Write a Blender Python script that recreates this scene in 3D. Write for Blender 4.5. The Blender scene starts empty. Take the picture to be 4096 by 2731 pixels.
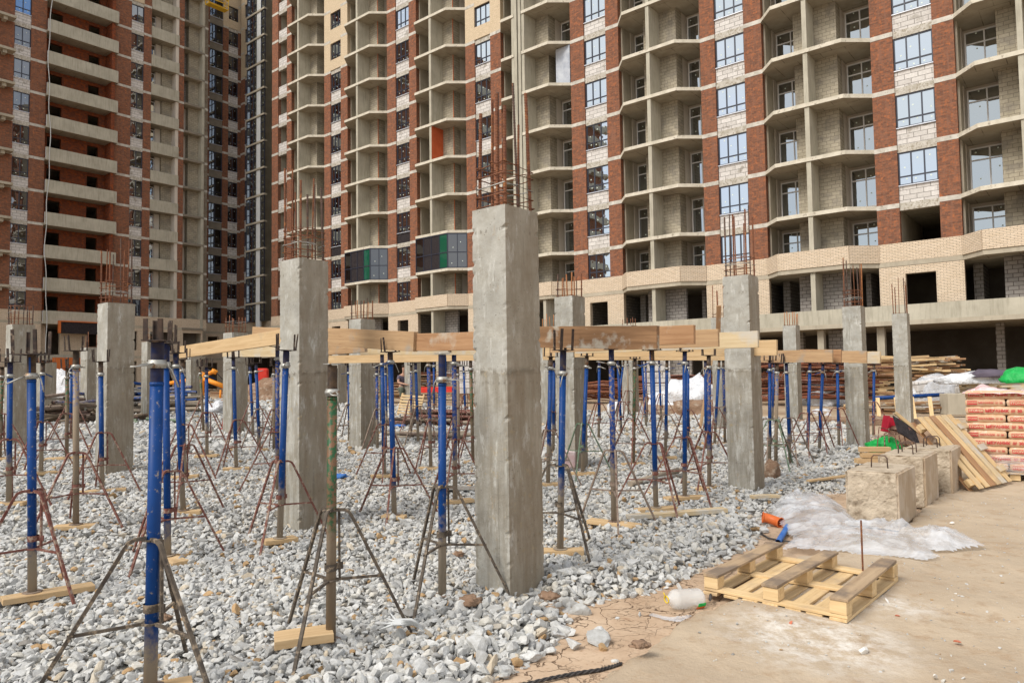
import bpy, math, random
import numpy as np
from mathutils import Vector, Matrix, noise
random.seed(7); np.random.seed(7)
scene = bpy.context.scene
C = scene.collection
R = math.radians
# ------------------------------------------------------------------ camera
FPX, PITCH, ROLL, EYE = 2833.0, 0.05, 0.014, 1.7          # focal length in pixels of a 4096 px wide picture
_f = Vector((0, math.cos(PITCH), math.sin(PITCH))); _u = Vector((0, -math.sin(PITCH), math.cos(PITCH))); _r = Vector((1, 0, 0))
cr, sr = math.cos(ROLL), math.sin(ROLL)
CR = cr*_r - sr*_u; CU = sr*_r + cr*_u; CF = _f
cam_data = bpy.data.cameras.new('camera'); cam = bpy.data.objects.new('camera', cam_data); C.objects.link(cam)
cam_data.sensor_width = 36.0; cam_data.lens = FPX/4096*36.0; cam_data.clip_end = 3000; cam_data.clip_start = 0.05
m = Matrix.Identity(4)
for i, a in enumerate((CR, CU, -CF)):
    for j in range(3): m[j][i] = a[j]
m[2][3] = EYE
cam.matrix_world = m
scene.camera = cam
# ------------------------------------------------------------------ sky, sun, exposure
SUN_EL, SUN_AZ = R(46), R(233)         # azimuth clockwise from +Y: light comes from behind, to the left
w = bpy.data.worlds.new("World"); scene.world = w; w.use_nodes = True
nt = w.node_tree; nt.nodes.clear()
wo = nt.nodes.new('ShaderNodeOutputWorld'); bg = nt.nodes.new('ShaderNodeBackground')
sky = nt.nodes.new('ShaderNodeTexSky'); sky.sky_type = 'NISHITA'; sky.sun_disc = False
sky.sun_elevation = SUN_EL; sky.sun_rotation = SUN_AZ; sky.dust_density = 2.0; sky.air_density = 1.0
tc = nt.nodes.new('ShaderNodeTexCoord'); nz = nt.nodes.new('ShaderNodeTexNoise'); nz.inputs['Scale'].default_value = 2.6
nz.inputs['Detail'].default_value = 7; nz.inputs['Roughness'].default_value = 0.55
rmp = nt.nodes.new('ShaderNodeValToRGB'); rmp.color_ramp.elements[0].position = 0.36; rmp.color_ramp.elements[1].position = 0.58
mx = nt.nodes.new('ShaderNodeMix'); mx.data_type = 'RGBA'; mx.inputs[7].default_value = (9.2, 9.1, 8.9, 1)
nt.links.new(tc.outputs['Generated'], nz.inputs['Vector']); nt.links.new(nz.outputs['Fac'], rmp.inputs['Fac'])
nt.links.new(rmp.outputs['Color'], mx.inputs[0]); nt.links.new(sky.outputs['Color'], mx.inputs[6])
nt.links.new(mx.outputs[2], bg.inputs['Color']); bg.inputs['Strength'].default_value = 0.096
nt.links.new(bg.outputs['Background'], wo.inputs['Surface'])
sl = bpy.data.lights.new('sun', 'SUN'); sun = bpy.data.objects.new('sun', sl); C.objects.link(sun)
sl.energy = 2.3; sl.angle = R(26); sl.color = (1.0, 0.95, 0.87)
sd = Vector((math.sin(SUN_AZ)*math.cos(SUN_EL), math.cos(SUN_AZ)*math.cos(SUN_EL), math.sin(SUN_EL)))
sun.rotation_euler = sd.to_track_quat('Z', 'Y').to_euler(); sun.location = (0, 0, 90)
scene.view_settings.view_transform = 'Standard'; scene.view_settings.look = 'None'
scene.view_settings.exposure = 0.50; scene.view_settings.gamma = 1.0
scene.render.engine = 'CYCLES'
scene.cycles.max_bounces = 6; scene.cycles.diffuse_bounces = 3; scene.cycles.glossy_bounces = 3
scene.cycles.transparent_max_bounces = 8; scene.cycles.transmission_bounces = 4
scene.cycles.caustics_reflective = False; scene.cycles.caustics_refractive = False

# ------------------------------------------------------------------ measuring helpers: photo pixel -> world point
def gz(x, y):                    # the gravel field rises gently away to the left
    return min(0.7, 0.03*max(0.0, y - 0.7*x - 9.0))
def ray(px, py):
    return (CF + CR*((px-2048)/FPX) - CU*((py-1365.5)/FPX))
EYEV = Vector((0, 0, EYE))
def ground(px, py, off=0.0):
    d = ray(px, py); t = 5.0
    for _ in range(60):
        p = EYEV + d*t; t = 0.5*t + 0.5*((gz(p.x, p.y)+off-EYE)/d.z)
    return EYEV + d*t
def at_depth(px, py, Y):
    d = ray(px, py); return EYEV + d*(Y/d.y)
def on_plane(px, py, p0, n):
    d = ray(px, py); t = (Vector(p0)-EYEV).dot(Vector(n))/d.dot(Vector(n)); return EYEV + d*t
def to_px(p):
    q = Vector(p)-EYEV; d = q.dot(CF); return 2048+FPX*q.dot(CR)/d, 1365.5-FPX*q.dot(CU)/d

# ------------------------------------------------------------------ node materials
class NG:
    def __init__(s, name):
        s.m = bpy.data.materials.new(name); s.m.use_nodes = True; s.t = s.m.node_tree; s.t.nodes.clear()
        s.o = s.n('ShaderNodeOutputMaterial'); s.p = s.n('ShaderNodeBsdfPrincipled')
        s.l(s.p.outputs[0], s.o.inputs['Surface'])
    def n(s, k, **kw):
        x = s.t.nodes.new(k)
        for a, b in kw.items(): setattr(x, a, b)
        return x
    def l(s, a, b): s.t.links.new(a, b)
    def coord(s, kind='Object', scale=1.0, rnd=True, sc3=None):
        tc = s.n('ShaderNodeTexCoord'); mp = s.n('ShaderNodeMapping')
        s.l(tc.outputs[kind], mp.inputs['Vector'])
        v3 = sc3 or (scale,)*3
        mp.inputs['Scale'].default_value = v3
        if rnd:
            oi = s.n('ShaderNodeObjectInfo'); mu = s.n('ShaderNodeMath', operation='MULTIPLY'); mu.inputs[1].default_value = 37.3
            s.l(oi.outputs['Random'], mu.inputs[0]); cb = s.n('ShaderNodeCombineXYZ')
            s.l(mu.outputs[0], cb.inputs[0]); s.l(mu.outputs[0], cb.inputs[1])
            if kind != 'UV': s.l(mu.outputs[0], cb.inputs[2])
            s.l(cb.outputs[0], mp.inputs['Location'])
        return mp.outputs[0]
    def noise(s, vec, scale, detail=4, rough=0.55, dist=0.0):
        x = s.n('ShaderNodeTexNoise'); x.inputs['Scale'].default_value = scale; x.inputs['Detail'].default_value = detail
        x.inputs['Roughness'].default_value = rough; x.inputs['Distortion'].default_value = dist; s.l(vec, x.inputs['Vector']); return x.outputs['Fac']
    def ramp(s, fac, a, b, ca=(0, 0, 0), cb=(1, 1, 1)):
        x = s.n('ShaderNodeValToRGB'); e = x.color_ramp.elements; e[0].position = a; e[1].position = b
        e[0].color = (*ca, 1); e[1].color = (*cb, 1); s.l(fac, x.inputs['Fac']); return x.outputs['Color']
    def mix(s, fac, a, b, mode='MIX'):
        x = s.n('ShaderNodeMix', data_type='RGBA', blend_type=mode)
        for v, i in ((fac, 0), (a, 6), (b, 7)):
            if isinstance(v, (int, float)): x.inputs[i].default_value = v
            elif isinstance(v, tuple): x.inputs[i].default_value = (*v[:3], 1)
            else: s.l(v, x.inputs[i])
        return x.outputs[2]
    def math(s, op, a, b=None, clamp=False):
        x = s.n('ShaderNodeMath', operation=op, use_clamp=clamp)
        for v, i in ((a, 0), (b, 1)):
            if v is None: continue
            if isinstance(v, (int, float)): x.inputs[i].default_value = v
            else: s.l(v, x.inputs[i])
        return x.outputs[0]
    def bump(s, h, strength=0.4, dist=0.01, prev=None):
        x = s.n('ShaderNodeBump'); x.inputs['Strength'].default_value = strength; x.inputs['Distance'].default_value = dist
        s.l(h, x.inputs['Height'])
        if prev is not None: s.l(prev, x.inputs['Normal'])
        s.l(x.outputs[0], s.p.inputs['Normal']); return x.outputs[0]
    def fin(s, col, rough=0.8, metal=0.0, spec=0.3):
        if isinstance(col, tuple): s.p.inputs['Base Color'].default_value = (*col, 1)
        else: s.l(col, s.p.inputs['Base Color'])
        if isinstance(rough, (int, float)): s.p.inputs['Roughness'].default_value = rough
        else: s.l(rough, s.p.inputs['Roughness'])
        s.p.inputs['Metallic'].default_value = metal; s.p.inputs['Specular IOR Level'].default_value = spec
        return s.m
M = {}
def noisy(name, a, b, scale=6, lo=.35, hi=.65, rough=.85, bump=.3, bscale=60, bdist=.004, metal=0, spec=.25, c=None, cth=(.6, .66), cscale=14, kind='Object'):
    g = NG(name); v = g.coord(kind); n1 = g.noise(v, scale, 6); col = g.mix(g.ramp(n1, lo, hi), a, b)
    if c: col = g.mix(g.ramp(g.noise(v, cscale, 6, .62), *cth), col, c)
    g.bump(g.noise(v, bscale, 4), bump, bdist); M[name] = g.fin(col, rough, metal, spec); return M[name]
def brick(name, c1, c2, mortar, w_, h_, ms, c3=None, patch=(0.8, .45, .6), bias=0.0, bump=.5, stain=None, offs=.5):
    g = NG(name); v = g.coord('UV'); b = g.n('ShaderNodeTexBrick'); g.l(v, b.inputs['Vector'])
    b.offset = offs
    b.inputs['Color1'].default_value = (*c1, 1); b.inputs['Color2'].default_value = (*c2, 1); b.inputs['Mortar'].default_value = (*mortar, 1)
    b.inputs['Scale'].default_value = 1; b.inputs['Brick Width'].default_value = w_; b.inputs['Row Height'].default_value = h_
    b.inputs['Mortar Size'].default_value = ms; b.inputs['Bias'].default_value = bias; b.inputs['Mortar Smooth'].default_value = .2
    col = b.outputs['Color']
    n1 = g.noise(v, patch[0], 5)
    if c3: col = g.mix(g.math('MULTIPLY', g.ramp(n1, patch[1], patch[2]), g.math('SUBTRACT', 1.0, b.outputs['Fac'])), col, c3)
    n2 = g.noise(v, 9, 5); col = g.mix(.35, col, g.ramp(n2, .3, .7, (.45, .45, .45), (1, 1, 1)), 'MULTIPLY')
    if stain:
        sv = g.coord('UV', sc3=(5, .6, 1)); col = g.mix(g.ramp(g.noise(sv, 1.2, 5), .52, .72), col, stain)
    x = g.math('MULTIPLY', b.outputs['Fac'], -1.0); g.bump(x, bump, .01)
    M[name] = g.fin(col, .9, 0, .15); return M[name]
brick('brick_red', (.18, .082, .054), (.33, .13, .07), (.20, .145, .105), .27, .078, .007, (.45, .15, .06), (4.5, .52, .70), -.1, stain=(.24, .12, .08))
brick('brick_red_inner', (.15, .048, .027), (.30, .078, .03), (.10, .07, .055), .27, .078, .008, (.38, .085, .02), (3.5, .5, .62), 0)
brick('brick_beige', (.68, .55, .40), (.76, .63, .48), (.27, .22, .18), .27, .078, .009, None, bias=0.1)
brick('brick_beige_top', (.66, .53, .36), (.72, .58, .41), (.42, .34, .25), .27, .078, .007, None)
brick('block_white', (.60, .57, .54), (.72, .69, .66), (.22, .20, .18), .62, .26, .014, (.40, .37, .33), (1.7, .58, .66))
brick('block_grey', (.37, .33, .25), (.45, .40, .31), (.22, .19, .15), .42, .2, .013, (.30, .27, .22), (1.2, .5, .62))
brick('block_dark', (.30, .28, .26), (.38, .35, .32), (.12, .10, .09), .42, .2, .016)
g = NG('concrete'); v = g.coord('Object', rnd=True); n1 = g.noise(v, 1.1, 7, .6)
col = g.mix(g.ramp(n1, .3, .7), (.36, .32, .25), (.48, .43, .34)); sv = g.coord('Object', sc3=(3, 3, .5))
col = g.mix(g.math('MULTIPLY', g.ramp(g.noise(sv, 1.6, 6), .5, .8), .6), col, (.25, .22, .17)); g.bump(g.noise(v, 25, 5), .3, .01)
M['concrete'] = g.fin(col, .9, 0, .2)
g = NG('concrete_parapet'); v = g.coord('Object'); n1 = g.noise(v, .9, 7, .62)
col = g.mix(g.ramp(n1, .3, .7), (.38, .355, .285), (.50, .47, .385)); sv = g.coord('Object', sc3=(5, 5, .5))
col = g.mix(g.math('MULTIPLY', g.ramp(g.noise(sv, 1.6, 7, .65), .48, .75), .7), col, (.24, .22, .17)); g.bump(g.noise(v, 20, 5), .3, .01)
M['concrete_parapet'] = g.fin(col, .9, 0, .2)
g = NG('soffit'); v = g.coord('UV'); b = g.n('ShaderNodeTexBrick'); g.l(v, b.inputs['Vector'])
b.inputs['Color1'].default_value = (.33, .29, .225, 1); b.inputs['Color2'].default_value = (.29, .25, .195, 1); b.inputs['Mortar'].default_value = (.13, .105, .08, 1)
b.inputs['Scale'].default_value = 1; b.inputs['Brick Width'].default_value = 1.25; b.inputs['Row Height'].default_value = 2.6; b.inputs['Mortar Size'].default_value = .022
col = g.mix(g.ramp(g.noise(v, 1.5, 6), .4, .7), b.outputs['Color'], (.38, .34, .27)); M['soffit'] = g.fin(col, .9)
noisy('slab_edge', (.52, .48, .39), (.66, .61, .51), 2.2, c=(.33, .29, .23), cscale=5, cth=(.58, .68))
noisy('band', (.42, .39, .34), (.60, .57, .51), 3.0, c=(.28, .25, .2), cscale=7, cth=(.58, .7))
noisy('plaster', (.58, .52, .45), (.66, .60, .52), .8, bump=.1)
noisy('lintel', (.40, .37, .31), (.56, .53, .48), 4.0, c=(.30, .26, .2), cscale=9, cth=(.52, .6), bump=.8, bdist=.03, bscale=15)
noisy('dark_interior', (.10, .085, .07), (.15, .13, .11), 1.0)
noisy('frame_dark', (.022, .026, .045), (.03, .034, .055), 3, rough=.45, bump=0, spec=.5)
noisy('film_grey', (.34, .37, .43), (.50, .53, .58), 2, rough=.3, bump=.6, bscale=4, bdist=.05)
noisy('frame_white', (.76, .75, .75), (.82, .81, .81), 3, rough=.45, bump=0, spec=.4)
noisy('sill_metal', (.62, .66, .75), (.75, .78, .84), 3, rough=.35, bump=0, metal=.3)
noisy('sticker', (.62, .70, .62), (.7, .78, .7), 3, bump=0)
noisy('panel_grey', (.20, .175, .14), (.26, .225, .18), 2)
noisy('panel_white', (.55, .57, .57), (.62, .63, .63), 2)
noisy('orange_panel', (.52, .13, .03), (.58, .16, .04), 1, rough=.55)
noisy('dark_net', (.02, .016, .018), (.035, .028, .03), 6, c=(.14, .12, .13), cth=(.66, .7), cscale=16, bump=1, bscale=10, bdist=.05)
noisy('foam_orange', (.55, .10, .02), (.62, .16, .04), 9)
noisy('red_plaster', (.50, .10, .035), (.58, .13, .05), 2)
def glass(name, refl, tint=(.9, .94, 1.0), dark=(.012, .009, .008), wob=.35):
    g = NG(name); g.t.nodes.remove(g.p)
    v = g.coord('Object'); d = g.n('ShaderNodeBsdfDiffuse'); d.inputs['Color'].default_value = (*dark, 1)
    gl = g.n('ShaderNodeBsdfGlossy'); gl.inputs['Color'].default_value = (*tint, 1); gl.inputs['Roughness'].default_value = .012
    bp = g.n('ShaderNodeBump'); bp.inputs['Strength'].default_value = wob; bp.inputs['Distance'].default_value = .012
    g.l(g.noise(v, .9, 2), bp.inputs['Height']); g.l(bp.outputs[0], gl.inputs['Normal'])
    fr = g.n('ShaderNodeFresnel'); fr.inputs['IOR'].default_value = 1.5
    f = g.math('ADD', g.math('MULTIPLY', fr.outputs[0], 1.2), refl, True)
    ms = g.n('ShaderNodeMixShader'); g.l(f, ms.inputs[0]); g.l(d.outputs[0], ms.inputs[1]); g.l(gl.outputs[0], ms.inputs[2])
    g.l(ms.outputs[0], g.o.inputs['Surface']); M[name] = g.m
glass('glass', .60, tint=(.80, .90, 1.0)); glass('glass_bay', .40, tint=(.84, .93, 1.0)); glass('glass_dim', .10); glass('glass_left', .20); glass('glass_green', .03, dark=(.01, .09, .05)); glass('glass_blue', .12, dark=(.05, .22, .62))
# column concrete: pale skin, darker rough pour below the joint, pits and drips
def col_mat(name, a, b, low, joint, brown=0.0):
    g = NG(name); v = g.coord('Object', rnd=True); sep = g.n('ShaderNodeSeparateXYZ'); tcn = g.n('ShaderNodeTexCoord'); g.l(tcn.outputs['Object'], sep.inputs[0])
    n1 = g.noise(v, 3.2, 8, .62); n2 = g.noise(v, 1.4, 5)
    c0 = g.mix(g.ramp(n1, .32, .66), a, b)
    sv = g.coord('Object', sc3=(9, 9, 1.1)); st = g.noise(sv, 1.6, 8, .66)
    zj = g.math('ADD', sep.outputs[2], g.math('MULTIPLY', n2, .14))
    below = g.math('SUBTRACT', 1.0, g.math('MULTIPLY', g.math('SUBTRACT', zj, joint), 60.0, True), True)
    c1 = g.mix(g.ramp(st, .40, .62), c0, low)
    c1 = g.mix(g.ramp(g.noise(v, 11, 6, .7), .60, .66), c1, (.40, .31, .17))
    col = g.mix(g.math('MULTIPLY', below, .75), c0, c1)
    dj = g.math('ABSOLUTE', g.math('SUBTRACT', zj, joint)); band = g.math('SUBTRACT', 1.0, g.math('MULTIPLY', dj, 22.0, True), True)
    col = g.mix(g.math('MULTIPLY', band, g.ramp(g.noise(v, 18, 5), .45, .55)), col, (.16, .14, .11))
    pits = g.n('ShaderNodeTexVoronoi'); pits.inputs['Scale'].default_value = 34; g.l(v, pits.inputs['Vector'])
    pn = g.math('MULTIPLY', g.math('LESS_THAN', pits.outputs['Distance'], .17), g.ramp(g.noise(v, 6, 3), .5, .6))
    col = g.mix(g.math('MULTIPLY', pn, .7), col, (.12, .10, .08))
    drip = g.coord('Object', sc3=(16, 16, .7)); col = g.mix(g.math('MULTIPLY', g.ramp(g.noise(drip, 1.5, 6, .6), .60, .70), .55), col, (.13, .115, .09))
    nrw = g.ramp(g.noise(v, 5.5, 7, .7), .44, .60); col = g.mix(g.math('MULTIPLY', nrw, .42), col, (.26, .235, .185))
    rust = g.coord('Object', sc3=(7, 7, 2.2)); col = g.mix(g.math('MULTIPLY', g.ramp(g.noise(rust, 2.1, 7, .7), .63, .72), .5), col, (.33, .22, .11))
    eff = g.coord('Object', sc3=(6, 6, 1.6)); col = g.mix(g.math('MULTIPLY', g.ramp(g.noise(eff, 1.9, 8, .72), .56, .66), .55), col, (.62, .62, .59))
    dz_ = g.math('ABSOLUTE', g.math('SUBTRACT', g.math('FRACT', g.math('ADD', g.math('MULTIPLY', sep.outputs[2], .80), .02)), .5))
    hrow = g.math('SUBTRACT', 1.0, g.math('MULTIPLY', dz_, 55.0, True), True)
    hx = g.math('ABSOLUTE', g.math('SUBTRACT', g.math('FRACT', g.math('MULTIPLY', g.math('ADD', sep.outputs[0], sep.outputs[1]), 17.0)), .5))
    hdot = g.math('MULTIPLY', hrow, g.math('LESS_THAN', hx, .17)); hdot = g.math('MULTIPLY', hdot, g.ramp(g.noise(v, 7, 3), .42, .6)); col = g.mix(g.math('MULTIPLY', hdot, .55), col, (.12, .10, .08))
    if brown: mud = g.coord('Object', sc3=(4, 4, 1.0)); col = g.mix(g.math('MULTIPLY', g.ramp(g.noise(mud, 1.7, 8, .7), .36, .62), brown), col, (.20, .155, .105))  # brown stain patches, also painting in shade on the face that uses them
    n3 = g.bump(g.math('ADD', g.noise(v, 55, 6, .65), g.math('MULTIPLY', pn, -2.0)), .5, .006)
    g.bump(g.math('MULTIPLY', g.math('ADD', st, g.noise(v, 14, 5)), g.math('ADD', g.math('MULTIPLY', below, .8), .2)), .45, .012, n3)
    M[name] = g.fin(col, .88, 0, .2)
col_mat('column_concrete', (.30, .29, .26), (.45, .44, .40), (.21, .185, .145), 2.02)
col_mat('column_concrete_stained_shade', (.29, .26, .21), (.39, .355, .295), (.22, .18, .13), 2.02, .62)  # formwork stains plus painted shade: a darker, browner copy for right-hand faces
noisy('wood_new', (.62, .40, .19), (.70, .48, .26), 3, c=(.42, .24, .10), cscale=5, cth=(.6, .72), rough=.75)
def wood(name, a, b, cgr, axis=0, dirt=(.30, .28, .25), dth=(.58, .7)):
    g = NG(name); sc = [9, 9, 9]; sc[axis] = .55
    v = g.coord('Object', sc3=tuple(sc)); n1 = g.noise(v, 2.2, 8, .6, .6); v2 = g.coord('Object')
    col = g.mix(g.ramp(n1, .35, .68), a, b); col = g.mix(g.ramp(g.noise(v, 5.5, 6, .7), .58, .74), col, cgr)
    col = g.mix(g.math('MULTIPLY', g.ramp(g.noise(v2, 2.6, 6, .6), *dth), .75), col, dirt)
    g.bump(n1, .35, .006); M[name] = g.fin(col, .8, 0, .2)
wood('timber', (.37, .235, .13), (.50, .335, .19), (.24, .12, .055))
wood('timber_dark', (.19, .105, .055), (.31, .18, .095), (.14, .08, .045), dirt=(.44, .42, .36), dth=(.52, .58))
wood('timber_brown', (.32, .175, .09), (.44, .26, .14), (.24, .12, .06), dirt=(.48, .42, .34), dth=(.56, .66))
wood('timber_pale', (.52, .40, .24), (.62, .50, .32), (.42, .26, .12), dirt=(.50, .48, .44), dth=(.48, .6))
wood('pine', (.50, .34, .18), (.62, .45, .26), (.36, .21, .09), dirt=(.42, .33, .22), dth=(.6, .72))
wood('pallet_wood', (.56, .39, .20), (.72, .54, .31), (.38, .23, .10), dirt=(.40, .30, .20), dth=(.52, .68))
wood('pallet_dirty', (.34, .24, .15), (.46, .34, .22), (.18, .12, .08), dirt=(.15, .12, .10), dth=(.48, .6))
def paint(name, base, worn, dust, wth=(.60, .66), dusty=.55):      # chipped paint, dried mud climbing from the foot
    g = NG(name); v = g.coord('Object'); tcn = g.n('ShaderNodeTexCoord'); sep = g.n('ShaderNodeSeparateXYZ'); g.l(tcn.outputs['Object'], sep.inputs[0])
    n = g.noise(v, 26, 7, .68); col = g.mix(g.ramp(n, *wth), base, worn)
    col = g.mix(g.math('MULTIPLY', g.ramp(g.noise(v, 7, 5), .45, .7), .35), col, tuple(x*.45 for x in base))
    oi = g.n('ShaderNodeObjectInfo'); lvl = g.math('ADD', g.math('MULTIPLY', oi.outputs['Random'], .35), dusty-.2)
    dd = g.math('MULTIPLY', g.math('SUBTRACT', g.math('ADD', lvl, g.math('MULTIPLY', g.noise(v, 9, 7, .7), .7)), g.math('ADD', sep.outputs[2], .35)), 5.5, True)
    col = g.mix(dd, col, dust); g.bump(n, .25, .002)
    M[name] = g.fin(col, g.math('ADD', g.math('MULTIPLY', dd, .4), .48), 0, .25)
paint('paint_blue', (.001, .042, .19), (.26, .23, .20), (.31, .26, .20), (.60, .68))
paint('paint_blue_worn', (.005, .036, .18), (.22, .16, .11), (.31, .255, .195), (.50, .58), .8)
paint('paint_dusty', (.05, .09, .25), (.25, .19, .13), (.25, .195, .14), (.42, .5), 1.5)
paint('paint_green', (.02, .085, .035), (.17, .09, .05), (.22, .17, .12), (.45, .53), .85)
noisy('thread_rust', (.07, .055, .05), (.16, .11, .07), 18, rough=.6, metal=.4, c=(.22, .10, .05))
noisy('thread_blue', (.02, .035, .12), (.07, .06, .07), 18, rough=.55, metal=.3, c=(.16, .12, .1))
noisy('galv', (.33, .33, .31), (.46, .45, .42), 14, rough=.5, metal=.5, c=(.25, .17, .11), cth=(.56, .62))
noisy('bar_maroon', (.13, .045, .035), (.20, .085, .065), 14, rough=.7, c=(.30, .22, .17), cth=(.52, .6), cscale=22)
noisy('bar_dark', (.055, .045, .038), (.13, .105, .08), 16, rough=.7, c=(.27, .21, .15), cth=(.54, .62), cscale=22)
noisy('bar_greybrown', (.20, .15, .12), (.27, .21, .165), 14, rough=.75, c=(.12, .06, .045), cth=(.56, .62), cscale=20)
noisy('bar_green', (.08, .14, .085), (.16, .21, .15), 14, rough=.7, c=(.28, .24, .19), cth=(.54, .62), cscale=22)
noisy('rebar_rust', (.13, .055, .035), (.22, .09, .045), 18, rough=.8, c=(.32, .13, .05), cth=(.55, .65), bump=.5)
noisy('rebar_dark', (.085, .06, .05), (.15, .095, .075), 18, rough=.7, c=(.25, .11, .05), cth=(.6, .68), metal=.3)
noisy('rebar_bright', (.30, .12, .05), (.40, .17, .07), 18, rough=.8)
noisy('prong_metal', (.035, .03, .03), (.09, .06, .045), 25, rough=.6, metal=.3, c=(.22, .17, .13), cth=(.58, .63))
g = NG('film'); v = g.coord('Object', rnd=False); n1 = g.noise(v, 3.2, 5, .55, 1.2); fv = g.coord('Object', sc3=(5, 14, 5), rnd=False)
g.bump(g.noise(fv, 1.3, 5, .5, 2.0), .6, .03)
g.l(g.math('ADD', g.math('MULTIPLY', g.ramp(n1, .35, .65), .38), .28), g.p.inputs['Alpha'])
M['film'] = g.fin((.72, .75, .80), .2, 0, .8)
g = NG('film_clear'); v = g.coord('Object', rnd=False); fv = g.coord('Object', sc3=(3, 3, 22), rnd=False); n1 = g.noise(fv, 1.4, 5, .5, 1.5); g.bump(n1, .6, .02)
g.l(g.math('ADD', g.math('MULTIPLY', g.ramp(n1, .45, .65), .40), .10), g.p.inputs['Alpha']); M['film_clear'] = g.fin((.80, .78, .80), .15, 0, .8)
noisy('film_heap', (.58, .60, .63), (.78, .79, .82), 4, rough=.3, bump=1, bscale=12, bdist=.06, spec=.5)
noisy('bag_paper', (.56, .36, .22), (.64, .43, .28), 5, rough=.6, c=(.68, .52, .40), cth=(.56, .66))
noisy('print_red', (.50, .045, .05), (.56, .07, .07), 5)
noisy('film_pink', (.66, .40, .40), (.76, .64, .64), 5, rough=.22, bump=.4, bscale=8, bdist=.02, spec=.7)
noisy('plastic_orange', (.60, .13, .03), (.66, .17, .05), 4, rough=.4, bump=.1)
noisy('plastic_red', (.62, .03, .02), (.68, .06, .04), 4, rough=.45, bump=.1)
noisy('plastic_crimson', (.55, .02, .05), (.60, .04, .07), 4, rough=.45, bump=.1)
noisy('plastic_green', (.01, .30, .06), (.02, .42, .09), 6, rough=.45, bump=.8, bscale=12, bdist=.03)
noisy('plastic_yellow', (.68, .48, .02), (.72, .52, .03), 4, rough=.4, bump=.1)
noisy('plastic_blue', (.03, .13, .45), (.07, .2, .5), 6, rough=.5)
noisy('cable_black', (.035, .032, .032), (.075, .068, .065), 20, rough=.55)
noisy('skin', (.42, .24, .17), (.46, .27, .19), 6, bump=.05)
noisy('cloth_purple', (.09, .075, .10), (.12, .10, .13), 6)
noisy('cloth_olive', (.11, .12, .09), (.14, .15, .11), 6)
noisy('hair', (.02, .015, .012), (.03, .02, .015), 6)
noisy('block_rough', (.38, .31, .23), (.52, .44, .34), 6, c=(.20, .15, .10), cth=(.54, .68), cscale=7, bump=.8, bscale=30, bdist=.02)
wood('block_side', (.36, .27, .18), (.46, .36, .26), (.26, .17, .10), axis=2, dirt=(.50, .42, .33), dth=(.5, .62))
noisy('soil', (.20, .12, .075), (.30, .20, .135), 3, c=(.40, .33, .26), cth=(.55, .68), cscale=5, bump=1, bscale=9, bdist=.06)
noisy('white_chunk', (.66, .64, .60), (.74, .72, .69), 8)
noisy('brick_chip', (.48, .14, .08), (.56, .20, .12), 8)
noisy('rebar_heap', (.13, .045, .025), (.24, .085, .045), 8)
noisy('yellow_machine', (.70, .42, .02), (.76, .48, .04), 6, rough=.5)
noisy('orange_machine', (.75, .25, .02), (.8, .32, .04), 6, rough=.5)
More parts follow.
